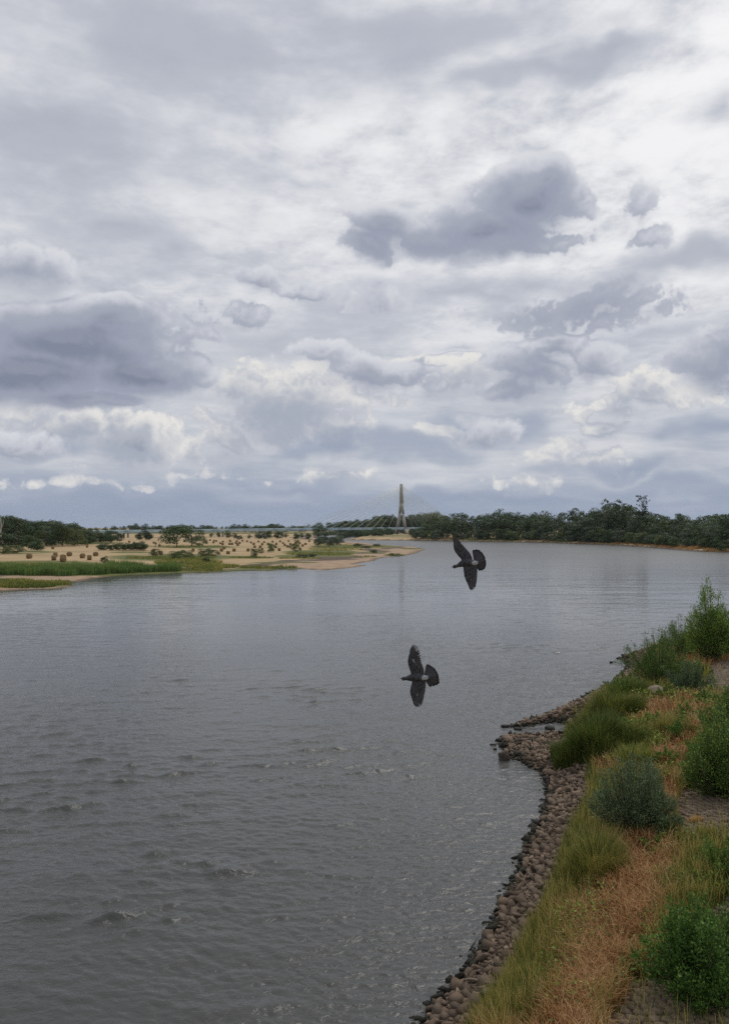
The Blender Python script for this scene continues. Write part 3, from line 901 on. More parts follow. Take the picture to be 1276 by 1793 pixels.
# tall rank grass humps, pushing up green shoots
def hump(px, py, w, h, n, label, name='tall_grass_clump', tl=.35, mt=None, wd=.016):
    g = g1(px, py)
    root = empty(name, g)
    a = rng.uniform(0, 2 * np.pi, n); q = np.sqrt(rng.random(n)) * w / 2
    lob = 1 + .22 * np.sin(2 * a + px) + .16 * np.sin(5 * a + 2 * py)
    X = np.cos(a) * q * lob; Y = np.sin(a) * q * .8 * lob
    Zb = height(X + g.x, Y + g.y) - g.z - .03
    hh = h * (1 - .6 * (q / (w / 2)) ** 1.6) * rng.uniform(.45, 1.1, n) * (.6 + .8 * fbm((X + g.x) * 1.1, (Y + g.y) * 1.1, 2))
    sc = max(1, g.y / 24)
    me = build_blades('blades', [blades(X, Y, Zb, hh, np.full(n, wd * sc) * rng.uniform(.7, 1.3, n), rng.uniform(.1, .55, n), rng.uniform(.0, .2, n), np.clip(rng.normal(tl + .12, .27, n), 0, 1), a + rng.normal(0, .6, n))], mt or m_grass)
    ob('blades', me, root)
    tag(root, label, 'grass clump')
    return root
hump(1042, 1545, 2.2, 1.9, 6500, 'upright bright green grass clump between the pale willow and the stones', tl=.45)
hump(1040, 1318, 3.8, 1.9, 9000, 'broad dark green grass clump overhanging the stones at the spit', tl=.18)
hump(1068, 1262, 4.2, 1.8, 7000, 'rounded green grass clump behind the stone spit', tl=.25)
hump(1092, 1222, 3.4, 1.3, 5500, 'dark green grass clump in front of the large pale boulder', tl=.22)
hump(1165, 1290, 2.4, 1.2, 3000, 'low yellow green weed clump beside the thin sapling', tl=.6)
hump(1110, 1345, 2.2, 1.3, 3000, 'bright green weed clump behind the pale grey willow shrub', tl=.5)
hump(1180, 1580, 1.6, .55, 2600, 'low green weeds on the track beside the dry grass', tl=.5)
hump(1120, 1690, .9, .6, 1200, 'small green tuft between dry grass and the paved track', tl=.4)
hump(1215, 1440, .5, .35, 500, 'small straw coloured tuft on the stone paving', tl=.95, mt=m_dry)

# ------------------------------------------------------------------ shrubs
def leaves(P_, Dr, L, W, tint, curl=.25):
    """narrow folded leaves: four points, two triangles"""
    n = len(P_)
    Dr = Dr / (np.linalg.norm(Dr, axis=1)[:, None] + 1e-9)
    r = rng.normal(size=(n, 3)); S = np.cross(Dr, r); S /= np.linalg.norm(S, axis=1)[:, None] + 1e-9
    Nn = np.cross(Dr, S)
    m = P_ + Dr * (L * .45)[:, None]
    V = np.stack([P_, m + S * (W / 2)[:, None], P_ + Dr * L[:, None] - Nn * (L * curl)[:, None], m - S * (W / 2)[:, None]], 1).reshape(-1, 3)
    i = np.arange(n)[:, None] * 4
    return V, i + np.array([[0, 1, 2, 3]]), np.repeat(tint, 4)

def shrub_meshes(kind, seed, w, h, n_stem, n_leaf, leaf_l, leaf_w, leaf_m, wood_m, upright=.5, tl=.4, ts=.25):
    r = np.random.default_rng(seed)
    mb = MB(); PP, DD = [], []
    for i in range(n_stem):
        a = r.uniform(0, 2 * np.pi); q = math.sqrt(r.random())
        lob = 1 + .20 * math.sin(3 * a + seed) + .12 * math.sin(5 * a + 2 * seed)
        top = np.array([math.cos(a) * q * lob * w / 2, math.sin(a) * q * lob * w / 2, h * (1 - .62 * q ** 2.0) * r.uniform(.55, 1.10) * (.85 + .15 * lob)])
        if r.random() < .10: top = top * r.uniform(1.1, 1.25)
        base = np.array([math.cos(a) * q * w * .10, math.sin(a) * q * w * .10, 0.])
        m_ = base * .5 + top * .5; m_[2] = top[2] * (upright * .55 + .28); m_[:2] = base[:2] * .5 + top[:2] * (.5 + .25 * (1 - upright))
        ts_ = np.linspace(0, 1, 7)
        C = ((1 - ts_) ** 2)[:, None] * base + (2 * ts_ * (1 - ts_))[:, None] * m_ + (ts_ ** 2)[:, None] * top
        mb.tube([tuple(p) for p in C], list(np.linspace(.018, .004, 7) * max(.6, h / 2.5)), 3, False)
        k_ = n_leaf
        tt = np.clip(r.beta(2.2, 1.1, k_), .12, 1.0)
        pos = ((1 - tt) ** 2)[:, None] * base + (2 * tt * (1 - tt))[:, None] * m_ + (tt ** 2)[:, None] * top
        d = (2 * (1 - tt))[:, None] * (m_ - base) + (2 * tt)[:, None] * (top - m_)
        d /= np.linalg.norm(d, axis=1)[:, None] + 1e-9
        side = r.normal(size=(k_, 3)); side /= np.linalg.norm(side, axis=1)[:, None]
        spread = r.uniform(0, 1, k_)[:, None] * np.array([1, 1, .8]) * (.06 + .10 * (1 - tt)[:, None]) * h
        pos = pos + side * spread
        pos[:, 2] = np.maximum(pos[:, 2], .05)
        PP.append(pos); DD.append(d * (.5 + upright) + side * .8 + np.array([0, 0, .15]))
    P_ = np.concatenate(PP); Dr = np.concatenate(DD); n = len(P_)
    V, Q, t = leaves(P_, Dr, leaf_l * r.uniform(.7, 1.3, n), leaf_w * r.uniform(.7, 1.3, n), np.clip(r.normal(tl, ts, n), 0, 1))
    return mesh_np(kind + '_foliage', V, Q, leaf_m, {'tint': t}), mb.mesh(kind + '_stems', wood_m)

m_bark = simple_mat('bark', (.055, .042, .032), (.11, .088, .068), 8, .9, .2, .6, .03)
m_willow = leaf_mat('willow_leaf', [(0, (.062, .108, .046)), (.5, (.145, .205, .098)), (1, (.37, .45, .26))], .25)
m_dgreen = leaf_mat('dark_leaf', [(0, (.030, .074, .016)), (.5, (.075, .165, .030)), (1, (.22, .36, .07))], .3)
m_mgreen = leaf_mat('mid_leaf', [(0, (.052, .104, .024)), (.5, (.13, .205, .042)), (1, (.33, .42, .09))], .3)

# broad-leaved weeds between the grasses
n_w = 60000
wx_ = rng.uniform(900, 1330, n_w); wy_ = rng.uniform(1180, 1850, n_w)
XW, YW, ZW = gp(wx_, wy_); sW, sdW = shore(XW, YW); nW = fbm(XW * .9 + 31, YW * .9, 4)
inW = np.zeros(n_w)
for e in [(1130, 1310, 70, 60), (1190, 1560, 70, 60), (1250, 1480, 60, 50), (1200, 1240, 80, 40), (1060, 1420, 50, 60), (1000, 1640, 60, 120), (900, 1780, 60, 60), (1140, 1660, 30, 60), (1090, 1250, 90, 50), (1260, 1340, 60, 80), (1110, 1740, 30, 40)]:
    inW = np.maximum(inW, ell(wx_, wy_, *e, .5))
pvW = np.zeros(n_w, bool)
for pl in PAVE: pvW |= inside_poly(wx_, wy_, pl)
kW = (sdW == 0) & (sW > 2.2) & (rng.random(n_w) < inW * np.clip((nW - .40) * 6, 0, 1)) & ~(pvW & (rng.random(n_w) < .93))
n_w = int(kW.sum()); hW = rng.uniform(.05, .55, n_w) * (.4 + 1.2 * nW[kW])
PW_ = np.stack([XW[kW] + rng.normal(0, .05, n_w), YW[kW] + rng.normal(0, .05, n_w), ZW[kW] + hW], 1)
DW_ = np.stack([rng.normal(0, 1, n_w), rng.normal(0, 1, n_w), rng.normal(.25, .5, n_w)], 1)
scW = np.clip(YW[kW] / 22, .9, 2)
VW, QW, tW = leaves(PW_, DW_, .085 * scW * rng.uniform(.6, 1.4, n_w), .050 * scW * rng.uniform(.6, 1.3, n_w), np.clip(rng.normal(.5, .25, n_w) + (nW[kW] - .5), 0, 1))
tag(ob('weeds', mesh_np('weeds', VW, QW, m_mgreen, {'tint': tW})), 'broad leaved green weeds scattered through the bank grass', 'weeds', kind='stuff')

def shrub(px, py, w, h, label, leafm, seed, n_stem=70, n_leaf=90, ll=.085, lw=.024, upright=.5, name='shrub', group=None, cat='shrub', tl=.4):
    g = g1(px, py)
    root = empty(name, (g.x, g.y, g.z - .04))
    fo, st = shrub_meshes(name, seed, w, h, n_stem, n_leaf, ll, lw, leafm, m_bark, upright, tl)
    ob('foliage', fo, root); ob('stems', st, root)
    return tag(root, label, cat, group)

shrub(1112, 1462, 2.9, 2.9, 'pale grey green willow shrub between stone shore and paved track', m_willow, 11, 130, 150, .085, .030, .55, 'willow_shrub')
shrub(1155, 1472, 1.6, 1.1, 'dark low shrub at the foot of the pale grey willow', m_mgreen, 12, 40, 80, .08, .03, .3, 'willow_shrub', tl=.2)
shrub(1218, 1752, 2.0, 2.3, 'dense dark green broadleaf bush standing on the paved track', m_dgreen, 13, 110, 130, .075, .045, .25, 'broadleaf_bush')
shrub(1290, 1720, 1.6, 1.7, 'dark green bush crowding the dense bush on the track', m_dgreen, 14, 60, 110, .075, .045, .25, 'broadleaf_bush')
shrub(1262, 1545, 1.9, 1.3, 'low spreading green bush growing over the paving stones', m_mgreen, 15, 60, 90, .075, .045, .2, 'broadleaf_bush')
shrub(1190, 1545, 1.2, .6, 'small sprawling green bush at the edge of the dry grass', m_mgreen, 16, 30, 70, .07, .045, .1, 'broadleaf_bush', tl=.6)
shrub(1262, 1395, 2.6, 3.5, 'tall leafy green bush beside the reddish dry grass path', m_mgreen, 17, 120, 130, .09, .05, .3, 'broadleaf_bush', tl=.35)
shrub(1285, 1300, 2.6, 3.0, 'leafy green bush behind the tall bush along the track', m_mgreen, 18, 80, 110, .10, .055, .3, 'broadleaf_bush', tl=.45)
shrub(1155, 1196, 4.2, 3.6, 'wide dark green willow shrub leaning over the stone shore', m_mgreen, 19, 120, 110, .12, .032, .5, 'willow_shrub', tl=.3)
shrub(1208, 1215, 2.7, 2.1, 'rounded grey green willow shrub beside the large pale boulder', m_willow, 20, 90, 90, .11, .030, .35, 'willow_shrub', tl=.2)
shrub(1190, 1152, 4.0, 3.4, 'green willow shrub in front of the tall pointed tree', m_mgreen, 21, 90, 90, .13, .034, .6, 'willow_shrub', tl=.4)
shrub(1136, 1178, 2.0, 1.4, 'small green willow shrub right at the edge of the stones', m_mgreen, 22, 50, 80, .11, .032, .4, 'willow_shrub', tl=.25)
shrub(1242, 1158, 3.6, 5.4, 'tall pointed young tree rising above the bank shrubs', m_mgreen, 23, 110, 170, .15, .05, .95, 'young_tree', cat='tree', tl=.55)
shrub(1284, 1150, 3.6, 4.2, 'bushy young tree next to the tall pointed tree', m_mgreen, 24, 80, 130, .15, .05, .7, 'young_tree', cat='tree', tl=.5)
shrub(1186, 1302, .9, 1.7, 'thin young sapling standing in the yellow green weeds', m_mgreen, 25, 12, 70, .09, .045, .8, 'sapling', cat='sapling')
shrub(1085, 1215, 2.0, 1.1, 'low green shrub above the stones near the boulder', m_mgreen, 26, 50, 80, .10, .03, .4, 'willow_shrub', tl=.3)
shrub(1225, 1330, 1.4, 1.2, 'small green bush squeezed between red grass and the tall bush', m_mgreen, 27, 40, 80, .08, .045, .3, 'broadleaf_bush', tl=.5)

# leafy clumps that tie the shrubs into the grass
CL = [shrub_meshes('weed_clump', 90 + i, 1.0, .62, 26, 60, .075, .045, m_mgreen, m_bark, .4, .5) for i in range(3)]
for i, (px, py, q) in enumerate([(1075, 1470, 1.1), (1010, 1560, .9), (1150, 1500, 1.2), (1190, 1490, .9), (1230, 1570, 1.2), (1150, 1620, .9), (1140, 1700, .8), (1165, 1345, 1.5), (1215, 1380, 1.3), (1090, 1290, 1.6), (1140, 1275, 1.5), (1200, 1260, 1.5), (1235, 1235, 1.5), (1060, 1400, 1.1), (1100, 1205, 1.8), (1170, 1225, 1.5), (1225, 1180, 1.6), (960, 1720, .7), (1000, 1650, .8), (905, 1775, .7)]):
    g = g1(px, py); r_ = empty('weed_clump', (g.x, g.y, g.z - .03), i * 1.7)
    for nm_, me_ in zip(('foliage', 'stems'), CL[i % 3]): o = ob(nm_, me_, r_); o.scale = (q, q, q * .95)
    tag(r_, 'small leafy weed clump growing out of the bank grass', 'weed clump', 'leafy weed clumps on the bank')

# driftwood
m_drift = simple_mat('driftwood', (.16, .12, .09), (.26, .20, .15), 14, .9, .2, .4, .01)
m_wetwood = simple_mat('wet_wood', (.016, .013, .010), (.035, .028, .020), 14, .5, .4, .4, .01)
mb = MB()
p0 = g1(812, 1728); p1 = g1(870, 1736); pts = []
for t in np.linspace(0, 1, 9):
    X = p0.x + (p1.x - p0.x) * t; Y = p0.y + (p1.y - p0.y) * t + .12 * math.sin(t * 3.1)
    pts.append((X - p0.x, Y - p0.y, hz(X, Y) + .17 + .03 * math.sin(t * 7) - p0.z))
mb.tube(pts, list(np.linspace(.035, .014, 9)), 6)
o = ob('driftwood', mb.mesh('driftwood', m_drift, True), None, p0); tag(o, 'bleached bent driftwood branch lying across the shore stones', 'branch')
mb = MB(); a = Vector((*wp(820, 1664), 0)); b_ = Vector((*wp(838, 1652), 0))
mb.tube([(0, 0, -.05), ((b_ - a).x * .5, (b_ - a).y * .5, .09), ((b_ - a).x, (b_ - a).y, .22)], [.03, .022, .01], 6)
mb.tube([(0, 0, -.02), (.06, -.1, -.03)], [.025, .01], 5)
o = ob('driftwood', mb.mesh('driftwood', m_wetwood, True), None, a); tag(o, 'short dark stick poking out of the water near the stones', 'branch')

# ================================================================== FAR BANKS
# ------------------------------------------------------------------ trees
m_treeA = leaf_mat('tree_leaf', [(0, (.020, .040, .012)), (.5, (.042, .074, .020)), (1, (.10, .145, .036))], .12, .04, .5)
m_treeB = leaf_mat('olive_tree_leaf', [(0, (.030, .052, .014)), (.5, (.064, .098, .024)), (1, (.145, .185, .046))], .12, .04, .5)
m_bushY = leaf_mat('pale_bush_leaf', [(0, (.070, .095, .030)), (.5, (.12, .155, .048)), (1, (.22, .24, .085))], .25, .04, .4)
m_treeC = leaf_mat('silver_tree_leaf', [(0, (.055, .078, .048)), (.5, (.10, .13, .078)), (1, (.19, .23, .145))], .25, .03, .4)
m_bark2 = simple_mat('tree_bark', (.060, .050, .042), (.13, .11, .09), 1.5, .9, .2, .5, .1)
m_dead = simple_mat('dead_wood', (.36, .33, .30), (.50, .47, .43), 1.0, .9, .2, .4, .1)

def crown_np(r, lobes, per, size, tl=.4, ts=.22):
    PP, NN = [], []
    for (c, rad) in lobes:
        n = int(per * (rad[0] * rad[1] * rad[2]) ** (2 / 3))
        d = r.normal(size=(n, 3)); d /= np.linalg.norm(d, axis=1)[:, None]
        d[:, 2] = np.where(d[:, 2] < -.45, -d[:, 2], d[:, 2])
        q = r.uniform(.70, 1.08, n)[:, None]
        # ragged surface: twigs stick out in tufts
        q = q * (1 + .16 * np.sin(d[:, 0] * 9 + c[0]) * np.sin(d[:, 1] * 8 + c[1]) * np.cos(d[:, 2] * 7))[:, None]
        PP.append(np.array(c) + d * np.array(rad) * q); NN.append(d)
    P_ = np.concatenate(PP); Nn = np.concatenate(NN); n = len(P_)
    Nn = Nn + r.normal(0, .28, (n, 3)); Nn /= np.linalg.norm(Nn, axis=1)[:, None]
    t = np.cross(Nn, r.normal(size=(n, 3))); t /= np.linalg.norm(t, axis=1)[:, None]; b = np.cross(Nn, t)
    s = size * r.uniform(.6, 1.4, (n, 1))
    V = np.stack([P_ - t * s, P_ - b * s * .62, P_ + t * s, P_ + b * s * .62], 1).reshape(-1, 3)
    i = np.arange(n)[:, None] * 4
    return V, i + np.array([[0, 1, 2, 3]]), np.repeat(np.clip(r.normal(tl, ts, n), 0, 1), 4)

def tree_mesh(kind, seed, shape, leafm, per=36, size=.05):
    """a tree one unit tall: trunk with limbs, and a crown of many leaf tufts"""
    r = np.random.default_rng(seed); lobes = []; mb = MB()
    if shape == 'broad':   cz, cw, chh, nl, tr = .55, .33, .42, 20, .16
    elif shape == 'tall':  cz, cw, chh, nl, tr = .53, .20, .46, 20, .14
    elif shape == 'round': cz, cw, chh, nl, tr = .52, .52, .44, 20, .12
    elif shape == 'bush':  cz, cw, chh, nl, tr = .46, .75, .46, 20, .05
    elif shape == 'open':  cz, cw, chh, nl, tr = .64, .42, .34, 14, .30
    for i in range(nl):
        a = r.uniform(0, 6.283); u = r.uniform(-.9, .95); q = math.sqrt(max(0, 1 - u * u)) * r.uniform(.35, .95)
        c = (math.cos(a) * q * cw, math.sin(a) * q * cw, cz + u * chh * .85)
        k_ = r.uniform(.26, .46) if shape != 'open' else r.uniform(.2, .34)
        rad = (cw * k_ + .03, cw * k_ + .03, min(chh, cw) * k_ * .85 + .025)
        lobes.append((c, rad))
    tops = max(c[2] + rd[2] for c, rd in lobes)
    lobes = [((c[0] / 1, c[1], c[2] * (1.0 / tops)), rd) for c, rd in lobes]
    mb.tube([(0, 0, -.02), (.01, 0, tr * .6), (-.005, .01, tr + .12), (0, 0, cz + .1)], [.020, .015, .012, .005], 6)
    for c, rd in lobes[:9]:
        z0 = r.uniform(tr * .8, cz)
        mb.tube([(0, 0, z0), (c[0] * .45, c[1] * .45, (z0 + c[2]) / 2 - .01), (c[0], c[1], c[2])], [.008, .005, .002], 4, False)
    V, Q, t = crown_np(r, lobes, per * 100, size)
    return mesh_np(kind + '_crown', V, Q, leafm, {'tint': t}), mb.mesh(kind + '_trunk', m_bark2)

TREES = {}
for i in range(4): TREES['broad%d' % i] = tree_mesh('broad_tree', 40 + i, 'broad', (m_treeA, m_treeB, m_treeA, m_treeC)[i], 40, .020)
for i in range(4): TREES['tall%d' % i] = tree_mesh('tall_tree', 50 + i, 'tall', (m_treeB, m_treeB, m_treeA, m_treeA)[i], 60, .018)
for i in range(3): TREES['round%d' % i] = tree_mesh('round_tree', 60 + i, 'round', (m_treeA, m_treeB, m_treeC)[i], 30, .026)
for i in range(3): TREES['bush%d' % i] = tree_mesh('bush', 70 + i, 'bush', (m_treeA, m_bushY, m_treeC)[i], 30, .030)
TREES['open0'] = tree_mesh('open_tree', 81, 'open', m_treeA, 26, .024)

def tree(kind, x, y, h, label, group=None, name='tree', cat='tree', wide=1.0, z=None):
    zz = hz(x, y) if z is None else z
    root = empty(name, (x, y, zz - .1), random.uniform(0, 6.28))
    cr, tr = TREES[kind]
    a = ob('crown', cr, root); b = ob('trunk', tr, root)
    for q in (a, b): q.scale = (h * wide, h * wide, h)
    return tag(root, label, cat, group)

def at_px(px, Y):
    return (px - HX) / F * Y

# the riverside wood on the far right bank
tp_x = [700, 735, 760, 800, 830, 850, 900, 950, 1000, 1012, 1060, 1090, 1110, 1150, 1200, 1276, 1340]
tp_y = [899, 903, 898, 893, 898, 888, 890, 893, 893, 883, 876, 877, 884, 893, 898, 893, 892]
fb = np.array(FAR[:7]); fb = np.vstack([[(205, 335)], fb])
seg = np.hypot(*np.diff(fb, axis=0).T); cum = np.concatenate([[0], np.cumsum(seg)])
rows = [(9, 4.2, .42), (14, 8.5, .66), (22, 9.0, .82), (33, 9.5, .93), (46, 10.5, 1.0), (64, 12, 1.0)]
for ri, (off, sp, top) in enumerate(rows):
    L = random.uniform(0, sp)
    while L < cum[-1] + 20:
        i = min(np.searchsorted(cum, min(L, cum[-1] - .01)) - 1, len(seg) - 1); i = max(i, 0)
        f = (L - cum[i]) / seg[i]; p = fb[i] * (1 - f) + fb[i + 1] * f; d = (fb[i + 1] - fb[i]) / seg[i]
        nrm = np.array([d[1], -d[0]])
        q = p + nrm * (off + random.gauss(0, 2.0)) + d * random.gauss(0, 1.5)
        L += sp * random.uniform(.7, 1.35)
        px = HX + F * q[0] / q[1]
        if px < 726 + ri * 6 or px > 1345: continue
        ty = float(np.interp(px, tp_x, tp_y)) + random.uniform(0, 5)
        zt = CAMZ + (HY - ty) * q[1] / F
        z0 = hz(*q)
        h = (zt - z0) * top * random.uniform(.84, 1.02)
        if ri == 0 or (ri == 1 and random.random() < .35):
            tree(random.choice(['bush0', 'bush1', 'bush2', 'round2', 'round0']), *q, (h if ri == 0 else h * .6) * random.uniform(.6, 1.0), 'low rounded bush at the front edge of the riverside wood', 'bushes fronting the riverside wood', 'bush', 'bush', random.uniform(.8, 1.1), z0)
        else:
            kd = random.choice(['broad0', 'broad1', 'broad2', 'tall0', 'tall1', 'tall2', 'broad3', 'round0'] if ri < 3 else ['tall0', 'tall1', 'tall2', 'tall3', 'broad0', 'broad1', 'broad2'])
            where = ('at the front edge of the far bank wood', 'in the second row of the far bank wood', 'deep inside the far bank wood', 'rising over the back of the far bank wood')[min(3, max(0, ri - 1))]
            lb = {'b': 'broad leafy tree ', 't': 'tall slender tree ', 'r': 'round leafy tree '}[kd[0]] + where
            if kd == 'broad3': lb = 'pale silvery ' + lb
            tree(kd, *q, h, lb, 'trees of the riverside wood', 'woodland_tree', 'tree', random.uniform(1.0, 1.35), z0)
# the tree that overtops the wood, its bare crown hung with round clumps
def clump_tree(px, Y, top_px):
    X = at_px(px, Y); z0 = hz(X, Y); h = CAMZ + (HY - top_px) * Y / F - z0
    root = empty('mistletoe_tree', (X, Y, z0))
    r = np.random.default_rng(5); mb = MB(); lobes = []
    mb.tube([(0, 0, 0), (.3, 0, h * .35), (-.2, 0, h * .62), (0, 0, h * .9)], [.55, .42, .3, .1], 7)
    for i in range(20):
        a = r.uniform(0, 6.28); z1 = h * r.uniform(.62, .98); q = r.uniform(1.5, 6.2) * (1.15 - .5 * (z1 / h - .62) / .36)
        p = (math.cos(a) * q, math.sin(a) * q, z1)
        mb.tube([(0, 0, z1 - h * .16), (p[0] * .5, p[1] * .5, z1 - h * .05), p], [.16, .10, .04], 4, False)
        s = r.uniform(.55, 1.15); lobes.append((p, (s, s, s * .95)))
        if i % 2: lobes.append(((p[0] * .6, p[1] * .6, p[2] - h * .045), (.8, .8, .6)))
    for i in range(14):
        a = r.uniform(0, 6.28); q = r.uniform(0, 5.5); lobes.append(((math.cos(a) * q, math.sin(a) * q, h * r.uniform(.3, .62)), (2.4, 2.4, 1.8)))
    V, Q, t = crown_np(r, lobes, 42, .30)
    ob('trunk', mb.mesh('mistletoe_trunk', m_bark2), root); ob('crown', mesh_np('mistletoe_crown', V, Q, m_treeA, {'tint': t}), root)
    tag(root, 'thin crowned tree with dark round clumps overtopping the riverside wood', 'tree')
clump_tree(1125, 520, 867)
clump_tree2 = None
for px, Y, tpx in ((1062, 560, 873), (1085, 552, 874)):
    X = at_px(px, Y); z0 = hz(X, Y)
    tree('open0', X, Y, CAMZ + (HY - tpx) * Y / F - z0, 'loose open crowned tree at the highest part of the riverside wood', 'open trees of the riverside wood', 'woodland_tree', 'tree', .8, z0)

# small bushes on the bank in front of the wood
for px, py, h, w in ((1178, 948, 5.5, .8), (1222, 953, 5.0, .9), (1262, 962, 4.2, .75), (1248, 957, 2.0, 1), (1120, 948, 7.5, .7), (985, 944, 4, 1), (1010, 945, 3.4, 1), (905, 942, 3, 1), (1170, 955, 1.6, 1.3)):
    g = g1(px, py); tree(random.choice(['bush0', 'bush1']), g.x, g.y, h, 'single dark bush on the open grass bank below the riverside wood', 'bushes on the far grass bank', 'bush', 'bush', w, g.z)
g = g1(1128, 948); tree('bush2', g.x, g.y, 9.0, 'pale silvery willow bush at the foot of the riverside wood', None, 'bush', 'bush', .75, g.z)

# wood behind the bridge
for i in range(95):
    px = random.uniform(592, 770); Y = random.uniform(1130, 1260)
    ty = float(np.interp(px, [590, 640, 660, 700, 740, 780], [912, 906, 900, 899, 896, 893])) + random.uniform(0, 9)
    X = at_px(px, Y); z0 = hz(X, Y)
    tree(random.choice(['broad0', 'broad1', 'broad2', 'tall0', 'tall2', 'tall3']), X, Y, CAMZ + (HY - ty) * Y / F - z0, 'dark tree in the wood behind the cables of the bridge', 'trees behind the bridge', 'woodland_tree', 'tree', random.uniform(1.1, 1.5), z0)
# undergrowth on the bank at the pylon
for i in range(26):
    px = random.choice([random.uniform(600, 690), random.uniform(715, 760)]); Y = random.uniform(1062, 1110)
    X = at_px(px, Y); tree(random.choice(['bush0', 'bush1', 'round0']), X, Y, random.uniform(5, 10), 'dark bush in the shade under the bridge deck near the pylon', 'bushes under the bridge', 'bush', 'bush', 1.0)

for i in range(110):
    px = random.uniform(596, 740); Y = random.uniform(800, 1105)
    if 686 < px < 718 and Y < 1062: continue
    X = at_px(px, Y); tree(random.choice(['bush0', 'round0', 'broad0', 'broad2']), X, Y, random.uniform(5, 9.5), 'dark undergrowth tree below the bridge deck on the far bank', 'undergrowth below the bridge deck', 'bush', 'bush', 1.1)

# distant line of trees on the horizon
for i in range(120):
    px = random.uniform(120, 620); Y = random.uniform(1350, 1700)
    ty = float(np.interp(px, [120, 160, 190, 235, 262, 290, 330, 400, 420, 440, 480, 500, 540, 600, 640], [918, 921, 921, 917, 920, 920, 919, 919, 917, 920, 917, 921, 918, 912, 908])) + random.uniform(-.5, 4)
    X = at_px(px, Y); z0 = 2.0
    tree(random.choice(['broad0', 'broad1', 'round0', 'round1', 'broad2']), X, Y, CAMZ + (HY - ty) * Y / F - z0, 'distant dark tree on the horizon beyond the bridge deck', 'trees on the horizon', 'distant_tree', 'tree', random.uniform(1.0, 1.5), z0)
for px, ty in ((238, 916), (253, 916.5), (409, 917), (417, 918), (432, 917), (473, 916.5), (489, 916.5), (355, 919)):
    Y = 1330; X = at_px(px, Y); tree('round0', X, Y, CAMZ + (HY - ty) * Y / F - 2, 'rounded distant tree standing proud of the horizon trees', 'taller trees on the horizon', 'distant_tree', 'tree', .9, 2.0)

# wood on the left
for i in range(58):
    px = random.uniform(-60, 205); Y = random.uniform(425, 560) if px < 160 else random.uniform(480, 580)
    ty = float(np.interp(px, [-60, 0, 20, 45, 70, 100, 125, 150, 175, 205], [892, 894, 898, 906, 909, 911, 915, 920, 925, 929])) + random.uniform(0, 10)
    if px > 140: ty = max(ty, 926)
    X = at_px(px, Y); z0 = hz(X, Y)
    tree(random.choice(['broad0', 'broad1', 'round0', 'round1', 'broad2', 'broad3']), X, Y, max(5, CAMZ + (HY - ty) * Y / F - z0), 'leafy tree in the wooded edge behind the straw field', 'trees of the left wood', 'woodland_tree', 'tree', random.uniform(1.0, 1.3), z0)
for px, py, h, w, kd in ((8, 962, 8, .9, 'bush0'), (30, 961, 8.5, 1, 'bush0'), (50, 962, 7, 1, 'bush0'), (66, 965, 5, 1.1, 'bush0'), (110, 957, 12, .7, 'round1'), (130, 957, 10, .7, 'bush1'), (92, 957, 8, .8, 'bush0'), (148, 955, 5, 1, 'bush1'), (24, 969, 3.5, 1.5, 'bush1'), (5, 970, 3.4, 1.4, 'bush1'),
                         (160, 953, 6, 1, 'bush0'), (178, 951, 7, .9, 'bush0'), (196, 950, 8, .8, 'bush2'), (206, 949, 7, .8, 'bush0'), (72, 957, 9, .8, 'round1')):
    g = g1(px, py); tree(kd, g.x, g.y, h, 'green bush at the foot of the wooded edge by the straw field', 'bushes of the left wood', 'bush', 'bush', w, g.z)
# bare dead trunk
Y = 415; X = at_px(2.5, Y); z0 = hz(X, Y); mb = MB()
mb.tube([(0, 0, 0), (.2, 0, 4), (-.25, 0, 7.5), (.1, 0, 11), (-.3, 0, 15.5)], [.45, .40, .34, .26, .08], 7)
mb.tube([(-.1, 0, 9), (.9, 0, 11.5), (1.3, .2, 13.5)], [.18, .12, .04], 5); mb.tube([(0, 0, 6.5), (-.9, 0, 8.4)], [.15, .05], 5)
tag(ob('dead_tree', mb.mesh('dead_tree', m_dead, True), None, (X, Y, z0)), 'bare pale dead tree trunk in front of the left wood', 'tree')

# hedge, lone trees and bushes of the meadow
for px, h in ((176, 3.0), (187, 3.3), (199, 3.0), (211, 3.6), (222, 3.4), (233, 3.6), (245, 4.2), (252, 3.6)):
    g = g1(px, 963.5); tree('bush0', g.x, g.y, h, 'dark bush in the low hedge across the straw field', 'low hedge in the straw field', 'bush', 'bush', 1.1, g.z)
for px, py, h, w, kd, lb in ((310, 958, 12.0, 1.35, 'round1', 'broad lone tree with forked trunk standing in the straw field'), (336, 957, 11.5, 1.6, 'broad1', 'taller companion crown beside the lone field tree'), (350, 956, 5.5, 1.1, 'bush1', 'bright green bush at the foot of the lone field tree'),
                             (255, 946, 9.5, .9, 'round0', 'dark round bush tree in front of the bridge approach'), (244, 946, 6, .9, 'bush0', 'small dark bush beside the round bush tree near the approach'), (262, 946, 6.5, .9, 'bush0', 'dark bush between the round bush tree and the straw bales'),
                             (559, 946, 15.5, .85, 'round0', 'tall dark tree behind the big rounded bush on the spit'), (570, 947, 11, .7, 'broad0', 'dark tree leaning beside the tall tree on the spit'),
                             (574, 957, 8.6, 1.15, 'bush2', 'big rounded grey green bush on the sandy spit'), (588, 953, 8.5, .9, 'bush2', 'grey green bush behind the big rounded bush'), (557, 956, 5.0, .7, 'bush0', 'dark low bush against the side of the big rounded bush')):
    g = g1(px, py); tree(kd, g.x, g.y, h, lb, None, 'meadow_tree' if 'tree' in kd or h > 9 else 'bush', 'tree' if h > 9 else 'bush', w, g.z)
